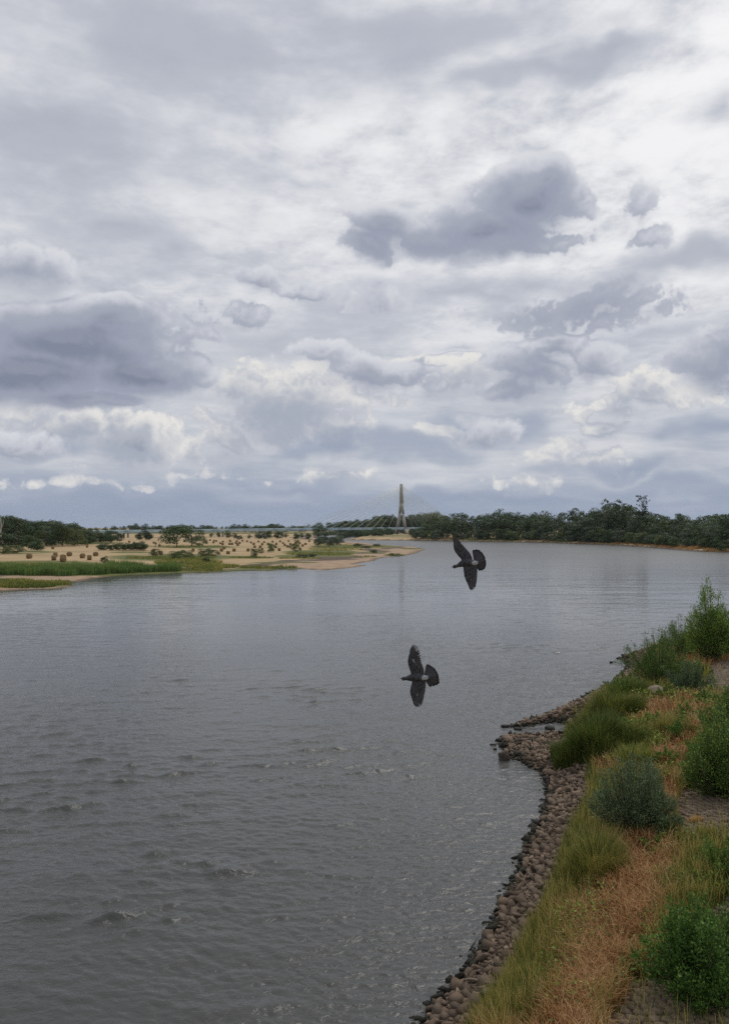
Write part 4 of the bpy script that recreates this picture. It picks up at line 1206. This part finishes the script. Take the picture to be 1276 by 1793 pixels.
for px, py, h, w in ((400, 944, 8, .8), (412, 944, 6, .9), (420, 945, 4, 1), (437, 944, 4.5, 1), (455, 944, 7.5, .9), (470, 943, 8, .9), (487, 944, 8, .9), (462, 944, 5, 1), (519, 945, 6, .9), (528, 943, 6, .8), (383, 942, 6, .8), (370, 941, 5, 1), (540, 944, 6, .9), (500, 942, 5, 1), (603, 944, 5, 1)):
    g = g1(px, py); tree(random.choice(['bush0', 'bush2', 'round0']), g.x, g.y, h, 'dark bush between the straw bales and the bridge deck', 'bushes before the bridge deck', 'bush', 'bush', w, g.z)
for px, py, h, w, kd in ((474, 967, 4.0, .8, 'bush1'), (445, 976, 3.4, .7, 'bush1'), (457, 969, 2.4, .8, 'bush1'), (520, 966, 2.6, 1, 'bush1'), (310, 979, 3.0, 1.4, 'bush1'), (326, 977, 3.0, 1.2, 'bush1'), (360, 975, 3.2, 1.3, 'bush1'), (375, 974, 2.6, 1.2, 'bush1'), (362, 985, 1.8, 1, 'bush0'),
                         (184, 986, 2.2, .8, 'bush0'), (528, 977, 1.6, 2.2, 'bush0'), (547, 975, 1.4, 2.2, 'bush0'), (640, 960, 1.6, 2.5, 'bush0'), (655, 968, 1.5, 2, 'bush0'), (690, 973, 1.2, 3, 'bush1'), (520, 958, 4, .6, 'bush1'), (512, 962, 3, .7, 'bush1'), (625, 957, 2, 2, 'bush0'), (273, 974, 3, .9, 'bush1'), (660, 956.5, 1.6, 2, 'bush0')):
    g = g1(px, py); tree(kd, g.x, g.y, h, 'small green bush on the sandy edge of the straw field', 'small bushes on the sandy edge', 'bush', 'bush', w, g.z)

# ------------------------------------------------------------------ reeds and rough grass of the left bank
def strip(name, cells, n, h, w, material, tl, label, cat, lean=(.02, .3)):
    Xs, Ys = [], []
    ww = np.array([c[2] * c[3] for c in cells]); cnt = (n * ww / ww.sum()).astype(int)
    for (cx, cy1, rx, ry), m in zip(cells, cnt):
        a = rng.uniform(0, 6.283, m); q = np.sqrt(rng.random(m))
        X, Y, Z = gp(cx + np.cos(a) * q * rx, cy1 + np.sin(a) * q * ry)
        Xs.append(X); Ys.append(Y)
    X = np.concatenate(Xs); Y = np.concatenate(Ys); s, _ = shore(X, Y); Z = height(X, Y)
    m = (s > .2); X, Y, Z = X[m], Y[m], Z[m]; n = len(X)
    nz = fbm(X * .25, Y * .25, 3)
    hh = h * rng.uniform(.6, 1.1, n) * (.3 + 1.35 * nz)
    me = build_blades(name, [blades(X, Y, Z - .05, hh, w * rng.uniform(.6, 1.4, n), rng.uniform(*lean, n), rng.uniform(0, .15, n), np.clip(rng.normal(tl, .2, n) + (nz - .5) * .8, 0, 1))], material)
    return tag(ob(name, me), label, cat, kind='stuff')
strip('reed_bed', [(20, 1003, 30, 4.5), (60, 1004, 40, 4.5), (110, 1004, 40, 5), (160, 1002, 40, 5.0), (210, 1000, 40, 4.5), (250, 999, 40, 3.6), (290, 999, 30, 2.4), (-30, 1003, 40, 6)], 26000, 2.3, .10, m_reed, .62, 'dense bright green reed bed along the left water edge', 'reeds')
strip('rough_grass', [(330, 985, 60, 6), (300, 977, 80, 3), (370, 992, 50, 4), (60, 990, 100, 2), (40, 1026, 60, 4), (90, 1022, 40, 3), (20, 1020, 40, 4), (350, 998, 40, 2.5), (470, 994, 50, 2), (590, 962, 50, 3), (560, 970, 60, 3), (330, 957, 70, 2), (640, 958, 40, 1.5),
                       (120, 952, 60, 1.5), (690, 972.5, 18, 1), (640, 975, 20, 1), (525, 978, 40, 1), (440, 977, 40, 1.4), (720, 961, 18, .6), (600, 955, 40, 1)], 24000, .75, .12, m_grass, .55, 'patchy rough green grass on the sandy left bank', 'grass', (.1, .6))
fbp = np.array(FAR[:7])
cells = []
for i in range(len(fbp) - 1):
    for f in np.linspace(0, 1, 5)[:-1]:
        p = fbp[i] * (1 - f) + fbp[i + 1] * f; d = (fbp[i + 1] - fbp[i]); d = d / np.hypot(*d); nrm = np.array([d[1], -d[0]])
        q = p + nrm * 6; z = hz(*q); px, py = topix(q[0], q[1], z); cells.append((px, py, 22, max(.8, 3.2 * (400 / q[1]) ** 2)))
strip('bank_grass', cells, 16000, .8, .16, m_dry, .62, 'tawny dry grass on the far bank below the wood', 'grass', (.1, .6))

# ------------------------------------------------------------------ straw bales
m_straw, k = mat('straw')
co = k.new('ShaderNodeTexCoord').outputs['Object']
sp_ = k.sep(co); rr_ = k.m('SQRT', k.m('ADD', k.m('MULTIPLY', sp_[1], sp_[1]), k.m('MULTIPLY', sp_[2], sp_[2])))
ring = k.noise(k.xyz(k.m('MULTIPLY', rr_, 3.0), k.m('MULTIPLY', sp_[0], 5), 0.0), 4.0, 4, .7); fib = k.noise(co, 14, 4, .7)
cc = k.mix(k.ss(ring, .3, .7), (.13, .085, .042), (.29, .20, .105)); cc = k.mix(k.ss(fib, .45, .75, 0, .6), cc, (.09, .058, .03))
finish(k, pbsdf(k, cc, .95, .1, bump(k, k.m('ADD', ring, fib), .8, .06)))
def bale_mesh(seed):
    r = np.random.default_rng(seed); mb = MB(); n = 20
    prof = [(-.62, .02), (-.64, .40), (-.62, .70), (-.54, .79), (-.25, .83), (.05, .835), (.3, .83), (.54, .79), (.62, .70), (.645, .4), (.62, .02)]
    V = []
    for x, rad in prof:
        for j in range(n):
            a = 2 * math.pi * j / n; q = rad * (1 + r.normal(0, .012))
            z = math.sin(a) * q; z = max(z, -.74) if rad > .5 else z
            V.append((x + r.normal(0, .01), math.cos(a) * q, z + .74))
    Q = [(i * n + j, i * n + (j + 1) % n, (i + 1) * n + (j + 1) % n, (i + 1) * n + j) for i in range(len(prof) - 1) for j in range(n)]
    mb.add(V, Q)
    for i in range(60):   # loose straws
        x = r.uniform(-.6, .6); a = r.uniform(0, 6.28); p = np.array([x, math.cos(a) * .82, math.sin(a) * .82 + .74]); d = r.normal(0, .12, 3)
        mb.add([p, p + d, p + d + np.array([.03, 0, .03])], [], [(0, 1, 2)])
    return mb.mesh('straw_bale', m_straw)
BALES = [bale_mesh(i) for i in range(3)]
near_b = [(51.7, 974, 'straw bale lying alone in front of the big green bush'), (97.6, 971, 'straw bale just behind another bale of the tight group'), (95, 977, 'straw bale at the outer side of the tight bale group'), (111, 975.5, 'straw bale half hidden behind the nearest bale of the group'), (111, 980, 'straw bale at the front of the tight bale group'),
          (122, 970, 'straw bale standing apart behind the tight bale group'), (145, 973.5, 'straw bale between the bale group and the low hedge'), (157, 976.5, 'straw bale with its round end showing before the low hedge'), (168, 970, 'straw bale closest to the low dark hedge'),
          (271.7, 969.5, 'straw bale at the edge of the green strip, first of a pair'), (282, 967.5, 'straw bale at the edge of the green strip, second of a pair'), (309.6, 970, 'straw bale in front of the lone field tree, first of a pair'), (316, 968.5, 'straw bale in front of the lone field tree, second of a pair')]
for px, py, lb in near_b:
    g = g1(px, py + 4.0); o = ob('straw_bale', random.choice(BALES), None, g); o.rotation_euler = (0, 0, random.uniform(-.9, .5)); o.scale = (1.05,) * 3
    tag(o, lb, 'straw bale', 'round straw bales')
Z2 = lambda a, b: (400 + a * .329, 830 + b * .329)
far_b = [(93, 958.7), (153, 956), (338.4, 962.4), (388, 962.4), (392.4, 959), (410, 962.4), (399.5, 967), (226.7, 948), (235, 949.7), (279.6, 954.5), (269.5, 949.6), (273, 951), (361, 949), (368, 945), (374, 949), (375, 946), (379, 946.5), (386, 950.3), (390, 952), (390.5, 947.7), (402, 951.7), (413, 950), (416, 951.7), (402.5, 946)]
far_b += [Z2(*p) for p in [(30, 402), (105, 402), (140, 385), (170, 385), (250, 385), (315, 383), (270, 400), (20, 370), (60, 365), (100, 355), (135, 370), (190, 360), (210, 370), (235, 358), (255, 370), (290, 365), (320, 355), (345, 375), (380, 365), (410, 370), (430, 355), (330, 370), (75, 352), (45, 355), (160, 357), (12, 355), (120, 362), (275, 356), (300, 375), (365, 356), (395, 378), (180, 372), (50, 374), (225, 380)]]
for px, py in far_b:
    g = g1(px, py + 900 / max(1, (CAMZ - 1.6) * F / (py - HY + 2)) + .6)
    o = ob('straw_bale', random.choice(BALES), None, g); o.rotation_euler = (0, 0, random.uniform(-1.4, 1.4)); o.scale = (.88,) * 3
    tag(o, 'small round straw bale scattered far out on the stubble field', 'straw bale', 'straw bales far out on the field')

# ------------------------------------------------------------------ cable-stayed bridge
PP0 = Vector((at_px(702.5, 1050), 1050, 0)); BD = Vector((-.717, -.697, 0)); BN = Vector((BD.y, -BD.x, 0))
m_conc = simple_mat('concrete', (.30, .28, .26), (.40, .38, .355), .35, .9, .2, .2, .1)
m_steel = simple_mat('bridge_blue_steel', (.30, .40, .46), (.36, .46, .52), .2, .55, .4, .1, .02)
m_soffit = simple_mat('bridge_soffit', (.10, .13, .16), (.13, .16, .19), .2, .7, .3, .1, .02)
m_cable = simple_mat('cable_sheath', (.62, .64, .50), (.70, .72, .58), .3, .5, .3, .0, .01)
bridge = empty('cable_stayed_bridge', PP0)
tag(bridge, 'cable stayed bridge with concrete pylon and pale blue deck', 'bridge')
def deck_z(t): return float(np.interp(t, [-200, 0, 190, 450, 700], [10.6, 10.5, 9.6, 7.6, 6.0]))
Z0 = hz(PP0.x, PP0.y)
mb = MB(); TOP = CAMZ + (HY - 847.5) * 1050 / F
def leg(side):
    m = MB(); secs = []
    for z, off, wx, wy in ((Z0 - 1, 8.6, 1.7, 1.35), (10, 6.8, 1.6, 1.3), (30, 3.2, 1.5, 1.25), (43.5, 1.1, 1.4, 1.2)):
        c = BN * (off * side); secs.append([c + BD * (a * wx) + BN * (b * wy) + Vector((0, 0, z)) for a, b in ((-1, -1), (1, -1), (1, 1), (-1, 1))])
    for a, b in zip(secs[:-1], secs[1:]): m.hexa([tuple(p) for p in a] + [tuple(p) for p in b])
    return m.mesh('pylon_leg', m_conc)
m = MB(); lo = [BD * (a * 1.42) + BN * (b * 2.3) + Vector((0, 0, 43.6)) for a, b in ((-1, -1), (1, -1), (1, 1), (-1, 1))]; hi_ = [BD * (a * 1.35) + BN * (b * 1.4) + Vector((0, 0, TOP)) for a, b in ((-1, -1), (1, -1), (1, 1), (-1, 1))]
m.hexa([tuple(p) for p in lo] + [tuple(p) for p in hi_]); pylon = ob('pylon', m.mesh('pylon', m_conc), bridge)
for sd in (-1, 1): ob('pylon_leg', leg(sd), pylon)
m = MB(); m.box((0, 0, 7.0), (3.0, 15.0, 1.8), Matrix((BD, BN, Vector((0, 0, 1)))).transposed()); ob('cross_beam', m.mesh('cross_beam', m_conc), pylon)
ts_ = list(np.linspace(-160, 640, 41))
def ribbon(name, mt, w0, w1, za, zb, par=None):
    m = MB()
    for a, b in zip(ts_[:-1], ts_[1:]):
        P8 = [BD * t + BN * w + Vector((0, 0, deck_z(t) + za)) for t, w in ((a, w0), (b, w0), (b, w1), (a, w1))] + [BD * t + BN * w + Vector((0, 0, deck_z(t) + zb)) for t, w in ((a, w0), (b, w0), (b, w1), (a, w1))]
        m.hexa([tuple(p) for p in P8])
    return ob(name, m.mesh(name, mt), par or bridge)
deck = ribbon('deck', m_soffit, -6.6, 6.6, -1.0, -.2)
ribbon('edge_girder', m_steel, 6.62, 7.2, -1.9, .1, deck)
ribbon('edge_girder', m_steel, -7.2, -6.62, -1.9, .1, deck)
ribbon('parapet', m_steel, 7.22, 7.34, -.1, 1.15, deck)
ribbon('parapet', m_steel, -7.34, -7.22, -.1, 1.15, deck)
for t in (230, 285, 340, 395, 450, 505, 560, 620):
    m = MB(); zt = deck_z(t) - 1.2
    for w in (-4.2, 4.2):
        c = BD * t + BN * w; m.tube([(c.x, c.y, .3), (c.x, c.y, zt - .5)], [.85, .85], 10)
    c = BD * t; m.box((c.x, c.y, zt - .2), (1.8, 12, 1.0), Matrix((BD, BN, Vector((0, 0, 1)))).transposed())
    ob('pier', m.mesh('pier', m_conc), bridge)
for i in range(12):
    for d in (1, -1):
        ta = d * (18 + i * (14.6 if d > 0 else 11.0)); zt = 45 + (TOP - 48) * (i + 1) / 12
        for sd in (-1, 1):
            m = MB(); e = BD * ta + BN * (6.9 * sd) + Vector((0, 0, deck_z(ta) + .1)); s0 = BN * (1.2 * sd) + BD * (d * 1.6) + Vector((0, 0, zt))
            m.tube([tuple(e), tuple(e.lerp(s0, .5) - Vector((0, 0, abs(ta) * .006))), tuple(s0)], [.13] * 3, 5)
            ob('stay_cable', m.mesh('stay_cable', m_cable), bridge)

# ------------------------------------------------------------------ pigeons
m_bird, k = mat('pigeon_plumage')
at = k.new('ShaderNodeAttribute'); at.attribute_name = 'tint'
co = k.new('ShaderNodeTexCoord').outputs['Object']
n = k.noise(co, 70, 3, .6); sp2 = k.voro(co, 48, 0, .5)
col = k.ramp(at.outputs['Fac'], [(0, (.012, .013, .017)), (.35, (.016, .017, .023)), (.6, (.045, .047, .056)), (.8, (.14, .145, .16)), (1, (.52, .55, .60))])
scal = k.m('MULTIPLY', k.ss(sp2, .34, .6), .55)
col = k.mix(k.m('MULTIPLY', scal, k.ss(at.outputs['Fac'], .60, .45)), col, (.085, .085, .095))
col = k.mix(k.ss(n, .4, .7, 0, .35), col, (.010, .010, .013))
finish(k, pbsdf(k, col, .6, .3, bump(k, n, .3, .003)))
m_feather, k = mat('flight_feather')
at = k.new('ShaderNodeAttribute'); at.attribute_name = 'tint'
col = k.ramp(at.outputs['Fac'], [(0, (.014, .014, .017)), (.5, (.026, .026, .032)), (1, (.13, .13, .14))])
finish(k, pbsdf(k, col, .55, .3))
m_beak = simple_mat('beak_horn', (.02, .02, .02), (.05, .05, .05), 40, .4, .4, .1, .001)
m_eye = simple_mat('eye_orange', (.25, .07, .015), (.30, .09, .02), 40, .2, .5, .0, .001)

def feather(me_name, root, tip, width, nrm, tint_edge, tint_mid, camber=.06, st=((0, .25), (.12, .6), (.3, .9), (.55, 1.0), (.78, .92), (.92, .62), (1.0, .12))):
    """vane with a raised shaft: outline of nine stations, cambered"""
    root = Vector(root); tip = Vector(tip); d = tip - root; L = d.length; d.normalize(); nrm = Vector(nrm).normalized(); s = d.cross(nrm).normalized()
    V, t = [], []
    for f, w in st:
        c = root + d * (L * f)
        for q in (-1, 0, 1):
            V.append(tuple(c + s * (q * w * width / 2) + nrm * (0 if q else width * camber) - nrm * (abs(q) * 0)))
            t.append({-1: tint_edge * .4, 0: tint_mid, 1: tint_edge}[q])
    n0 = len(V)
    V += [tuple(Vector(v) - nrm * .0012) for v in V]; t += t[:n0]
    Q = []
    for i in range(len(st) - 1):
        for q in (0, 1):
            a = i * 3 + q; Q.append((a, a + 1, a + 4, a + 3)); Q.append((n0 + a, n0 + a + 3, n0 + a + 4, n0 + a + 1))
        for a, b in ((i * 3, i * 3 + 3), (i * 3 + 5, i * 3 + 2)): Q.append((a, b, n0 + b, n0 + a))
    e = (len(st) - 1) * 3
    Q += [(0, n0, n0 + 1, 1), (1, n0 + 1, n0 + 2, 2), (e, e + 1, n0 + e + 1, n0 + e), (e + 1, e + 2, n0 + e + 2, n0 + e + 1)]
    return mesh_np(me_name, V, np.array(Q), m_feather, {'tint': np.array(t)}, True)

def pigeon(name, label, wings, tail, head, Ydist, anchor_px, unit, pitch_yaw):
    """local x = towards the head, y = out along the wing that points down in the photo, z = off the back (towards the viewer)
       wings: two outlines in photo-zoom units relative to the body centre"""
    root = empty(name, (0, 0, 0))
    U = unit
    # --- body: lofted trunk, neck and head, plus the fleshy arm of each wing, fused into one surface
    bm = bmesh.new()
    def loft(secs, n=14):
        rings = []
        for (c, ry, rz) in secs:
            rings.append([bm.verts.new((c[0], c[1] + math.cos(2 * math.pi * j / n) * ry, c[2] + math.sin(2 * math.pi * j / n) * rz)) for j in range(n)])
        for a, b in zip(rings[:-1], rings[1:]):
            for j in range(n): bm.faces.new((a[j], a[(j + 1) % n], b[(j + 1) % n], b[j]))
        bm.faces.new(rings[0][::-1]); bm.faces.new(rings[-1])
    hx, hy = head
    loft([((-.135, .004, 0), .014, .008), ((-.10, .003, 0), .022, .018), ((-.05, 0, 0), .034, .032), ((0, 0, -.004), .042, .042), ((.04, 0, -.006), .042, .042), ((.074, hy * .3, -.002), .034, .034),
          ((.10, hy * .6, .004), .025, .025), ((.116, hy * .85, .008), .0185, .021), ((.136, hy, .009), .0205, .022), ((.152, hy * 1.05, .007), .017, .018), ((.160, hy * 1.08, .005), .006, .007)])
    arms = []
    for sd, W in zip((-1, 1), wings):
        # arm sections from shoulder to wrist to hand: (x_front, x_back, y, z)
        n = 12; rings = []
        for (xf, xb, y, z, th) in W['arm']:
            ring = []
            for j in range(n):
                a = 2 * math.pi * j / n
                fx = .5 + .5 * math.cos(a); zz = math.sin(a) * th * (.35 + .65 * fx)
                ring.append(bm.verts.new((xb + (xf - xb) * fx, y, z + zz)))
            rings.append(ring if sd > 0 else ring[::-1])
        for a, b in zip(rings[:-1], rings[1:]):
            for j in range(n): bm.faces.new((a[j], a[(j + 1) % n], b[(j + 1) % n], b[j]))
        bm.faces.new(rings[0][::-1]); bm.faces.new(rings[-1])
    bmesh.ops.recalc_face_normals(bm, faces=bm.faces)
    me = bpy.data.meshes.new('body'); bm.to_mesh(me); bm.free()
    tmp = bpy.data.objects.new('body', me); COL.objects.link(tmp)
    rm = tmp.modifiers.new('r', 'REMESH'); rm.mode = 'VOXEL'; rm.voxel_size = .0045; rm.use_smooth_shade = True
    sm = tmp.modifiers.new('s', 'SMOOTH'); sm.iterations = 3; sm.factor = .5
    dg = bpy.context.evaluated_depsgraph_get(); dg.update()
    nm = bpy.data.meshes.new_from_object(tmp.evaluated_get(dg)); nm.name = 'body'
    bpy.data.objects.remove(tmp)
    nv = len(nm.vertices); co_ = np.zeros(nv * 3, np.float32); nm.vertices.foreach_get('co', co_); co_ = co_.reshape(-1, 3)
    tint = np.full(nv, .40)
    tint[np.abs(co_[:, 1]) > .05] = .38
    tint[co_[:, 0] > .085] = .12                                  # dark head and neck
    rump = (np.hypot((co_[:, 0] + .072) / .036, co_[:, 1] / .026) + .25 * np.sin(co_[:, 0] * 260) * np.sin(co_[:, 1] * 310) < 1) & (co_[:, 2] > -.002)
    tint[rump] = .93                                              # white lower back
    tint[(co_[:, 0] < -.118)] = .5
    a_ = nm.attributes.new('tint', 'FLOAT', 'POINT'); a_.data.foreach_set('value', tint.astype(np.float32))
    nm.materials.clear(); nm.materials.append(m_bird)
    for p in nm.polygons: p.use_smooth = True
    body = ob('body', nm, root)
    # --- beak, eyes
    mb = MB(); mb.tube([(.152, hy * 1.06, .006), (.166, hy * 1.10, .003), (.176, hy * 1.14, -.003)], [.0065, .0045, .0012], 6); ob('beak', mb.mesh('beak', m_beak, True), body)
    for sd in (-1, 1):
        b2 = bmesh.new(); bmesh.ops.create_uvsphere(b2, u_segments=8, v_segments=6, radius=.0045); mm = bpy.data.meshes.new('eye'); b2.to_mesh(mm); b2.free(); mm.materials.append(m_eye)
        ob('eye', mm, body, (.146, hy + sd * .0165, .014))
    # --- flight feathers
    for sd, W in zip((-1, 1), wings):
        pr, tips = W['roots'], W['tips']
        n = 18
        for i in range(n):
            f = i / (n - 1)
            p = np.array([np.interp(f, np.linspace(0, 1, len(pr)), [q[c] for q in pr]) for c in range(3)])
            t = np.array([np.interp(f, np.linspace(0, 1, len(tips)), [q[c] for q in tips]) for c in range(3)])
            p[2] += -.004 + .0009 * i * .3; t[2] += -.004 + .0005 * (i % 2)
            w = .026 if i < 9 else (.020 if i < 12 else .019)
            fs = ((0, .25), (.12, .6), (.3, .9), (.55, 1.0), (.78, .92), (.92, .62), (1.0, .12)) if i < 12 else ((0, .25), (.12, .8), (.35, 1.0), (.55, .85), (.68, .5), (.9, .40), (1.0, .08))
            ob('flight_feather', feather('flight_feather', p, t, w, (0, 0, 1), .30 if i > 8 else .5, .8, .06, fs), root)
    # --- tail fan
    base, fan = tail
    for i in range(12):
        f = i / 11
        t = np.array([np.interp(f, np.linspace(0, 1, len(fan)), [q[c] for q in fan]) for c in range(2)])
        p = (base[0] + .004 * abs(i - 5.5) / 5.5, base[1] + (f - .5) * .022, -.004 + .0012 * (5.5 - abs(i - 5.5)))
        tf = feather('tail_feather', p, (t[0], t[1], -.006 + .0012 * (5.5 - abs(i - 5.5))), .036, (0, 0, 1), .55, .75, .04, ((0, .2), (.15, .4), (.35, .6), (.6, .82), (.82, .98), (.94, .92), (1.0, .62)))
        # dark band at the end
        nvv = len(tf.vertices); c3 = np.zeros(nvv * 3, np.float32); tf.vertices.foreach_get('co', c3); c3 = c3.reshape(-1, 3)
        far = np.hypot(c3[:, 0] - p[0], c3[:, 1] - p[1]) / math.hypot(t[0] - p[0], t[1] - p[1])
        tv = np.where(far > .84, .05, .62).astype(np.float32); tf.attributes['tint'].data.foreach_set('value', tv)
        ob('tail_feather', tf, root)
    X = (anchor_px[0] - HX) / F * Ydist; Z = CAMZ - (anchor_px[1] - HY) / F * Ydist
    root.location = (X, Ydist, Z)
    # local x -> photo left (-X), local y -> photo down (-Z), local z -> towards the viewer (-Y)
    B = Matrix(((-1, 0, 0), (0, 0, -1), (0, -1, 0)))
    root.rotation_euler = (Matrix.Rotation(pitch_yaw[1], 3, 'Z') @ Matrix.Rotation(pitch_yaw[0], 3, 'X') @ B).to_euler()
    root.scale = (U, U, U)
    return tag(root, label, 'pigeon', 'pigeons in flight')

# outlines read off the photograph; c(x,y) gives local metres from zoomed photo pixels around the body centre
def conv(cx, cy_, s):
    return lambda x, y, z=0.0: ((cx - x) * s, (y - cy_) * s, z)
S1 = .001138
c = conv(352, 1425, S1)
def arm(c, pts):   # (x_front, x_back, y, z, thickness) from zoom pixels
    return [(c(xf, y)[0], c(xb, y)[0], c(0, y)[1], z, th) for xf, xb, y, z, th in pts]
up1 = dict(arm=arm(c, [(305, 385, 1430, .0, .022), (296, 392, 1395, .004, .018), (278, 375, 1345, .010, .013), (266, 345, 1305, .014, .010), (263, 318, 1280, .016, .008), (270, 300, 1240, .016, .006), (284, 300, 1195, .016, .003)]),
           roots=[c(385, 1400, .002), c(370, 1350, .008), c(335, 1305, .012), (*c(300, 1270)[:2], .014), c(285, 1240, .015), c(285, 1205, .015)],
           tips=[c(412, 1392, .0), c(408, 1352, .004), c(396, 1318, .008), c(383, 1285, .012), c(378, 1240, .016), c(371, 1190, .02), c(357, 1152, .024), c(336, 1137, .026), c(313, 1131, .026)])
dn1 = dict(arm=arm(c, [(310, 400, 1425, .0, .022), (304, 412, 1460, .004, .018), (290, 408, 1510, .010, .013), (283, 385, 1545, .014, .010), (288, 350, 1575, .016, .008), (300, 335, 1610, .016, .006), (314, 330, 1645, .016, .003)]),
           roots=[c(405, 1455, .002), c(395, 1500, .008), c(370, 1540, .012), c(335, 1575, .014), c(315, 1605, .015), c(315, 1630, .015)],
           tips=[c(424, 1462, 0), c(424, 1505, .004), c(416, 1550, .008), c(408, 1585, .012), c(403, 1625, .016), c(392, 1660, .02), c(374, 1680, .024), c(354, 1682, .026), c(333, 1676, .026)])
pigeon('pigeon', 'dark pigeon with pale rump flying low over the open water', (up1, dn1), (c(415, 1425)[:2], [c(447, 1312)[:2], c(478, 1328)[:2], c(508, 1352)[:2], c(530, 1390)[:2], c(538, 1420)[:2], c(545, 1470)[:2], c(522, 1490)[:2], c(474, 1503)[:2]]),
       (0, .010), 7.85, (660 + 352 * .2008, 900 + 1425 * .2008), 1.0, (0.0, 0.0))
S2 = .00121
c = conv(790, 425, S2)
up2 = dict(arm=arm(c, [(740, 825, 425, .0, .022), (730, 828, 392, .004, .018), (700, 808, 362, .010, .013), (675, 770, 330, .014, .010), (664, 730, 305, .016, .008), (660, 705, 270, .016, .006), (659, 680, 235, .016, .003)]),
           roots=[c(815, 395, .002), c(785, 365, .008), c(745, 325, .012), c(705, 300, .014), c(680, 275, .015), c(672, 245, .015)],
           tips=[c(826, 380, .0), c(812, 345, .004), c(790, 318, .008), c(765, 290, .012), c(742, 265, .016), c(718, 232, .02), c(700, 208, .024), c(680, 196, .026), c(656, 196, .026)])
dn2 = dict(arm=arm(c, [(748, 860, 430, .0, .022), (748, 868, 462, .004, .018), (750, 862, 505, .010, .013), (757, 840, 545, .014, .010), (768, 822, 575, .016, .008), (782, 812, 605, .016, .006), (796, 812, 635, .016, .003)]),
           roots=[c(858, 458, .002), c(852, 495, .008), c(835, 535, .012), c(812, 570, .014), c(800, 597, .015), c(800, 620, .015)],
           tips=[c(872, 462, 0), c(872, 500, .004), c(868, 540, .008), c(866, 572, .012), c(864, 605, .016), c(858, 635, .02), c(846, 655, .024), c(830, 664, .026), c(812, 666, .026)])
pigeon('pigeon', 'dark pigeon with fanned tail flying against the far bank', (up2, dn2), (c(852, 425)[:2], [c(845, 312)[:2], c(882, 306)[:2], c(916, 335)[:2], c(938, 368)[:2], c(950, 415)[:2], c(950, 450)[:2], c(936, 484)[:2], c(905, 490)[:2]]),
       (0, .040), 8.35, (660 + 790 * .2008, 900 + 425 * .2008), 1.0, (0.0, 0.0))

# ------------------------------------------------------------------ the air: pale haze over the whole plain
m_haze = bpy.data.materials.new('haze'); m_haze.use_nodes = True
k = NT(m_haze.node_tree)
pv_ = k.new('ShaderNodeVolumePrincipled')
pv_.inputs['Color'].default_value = (.78, .86, .97, 1)
pv_.inputs['Density'].default_value = .00003
pv_.inputs['Anisotropy'].default_value = .2
mo = k.new('ShaderNodeOutputMaterial'); k.l.new(pv_.outputs[0], mo.inputs['Volume'])
mb = MB(); mb.box((0, 0, 36.5), (18600, 18600, 80.5))
hzb = ob('haze', mb.mesh('haze', m_haze)); tag(hzb, 'thin pale blue haze over the whole river plain', 'haze', kind='stuff')
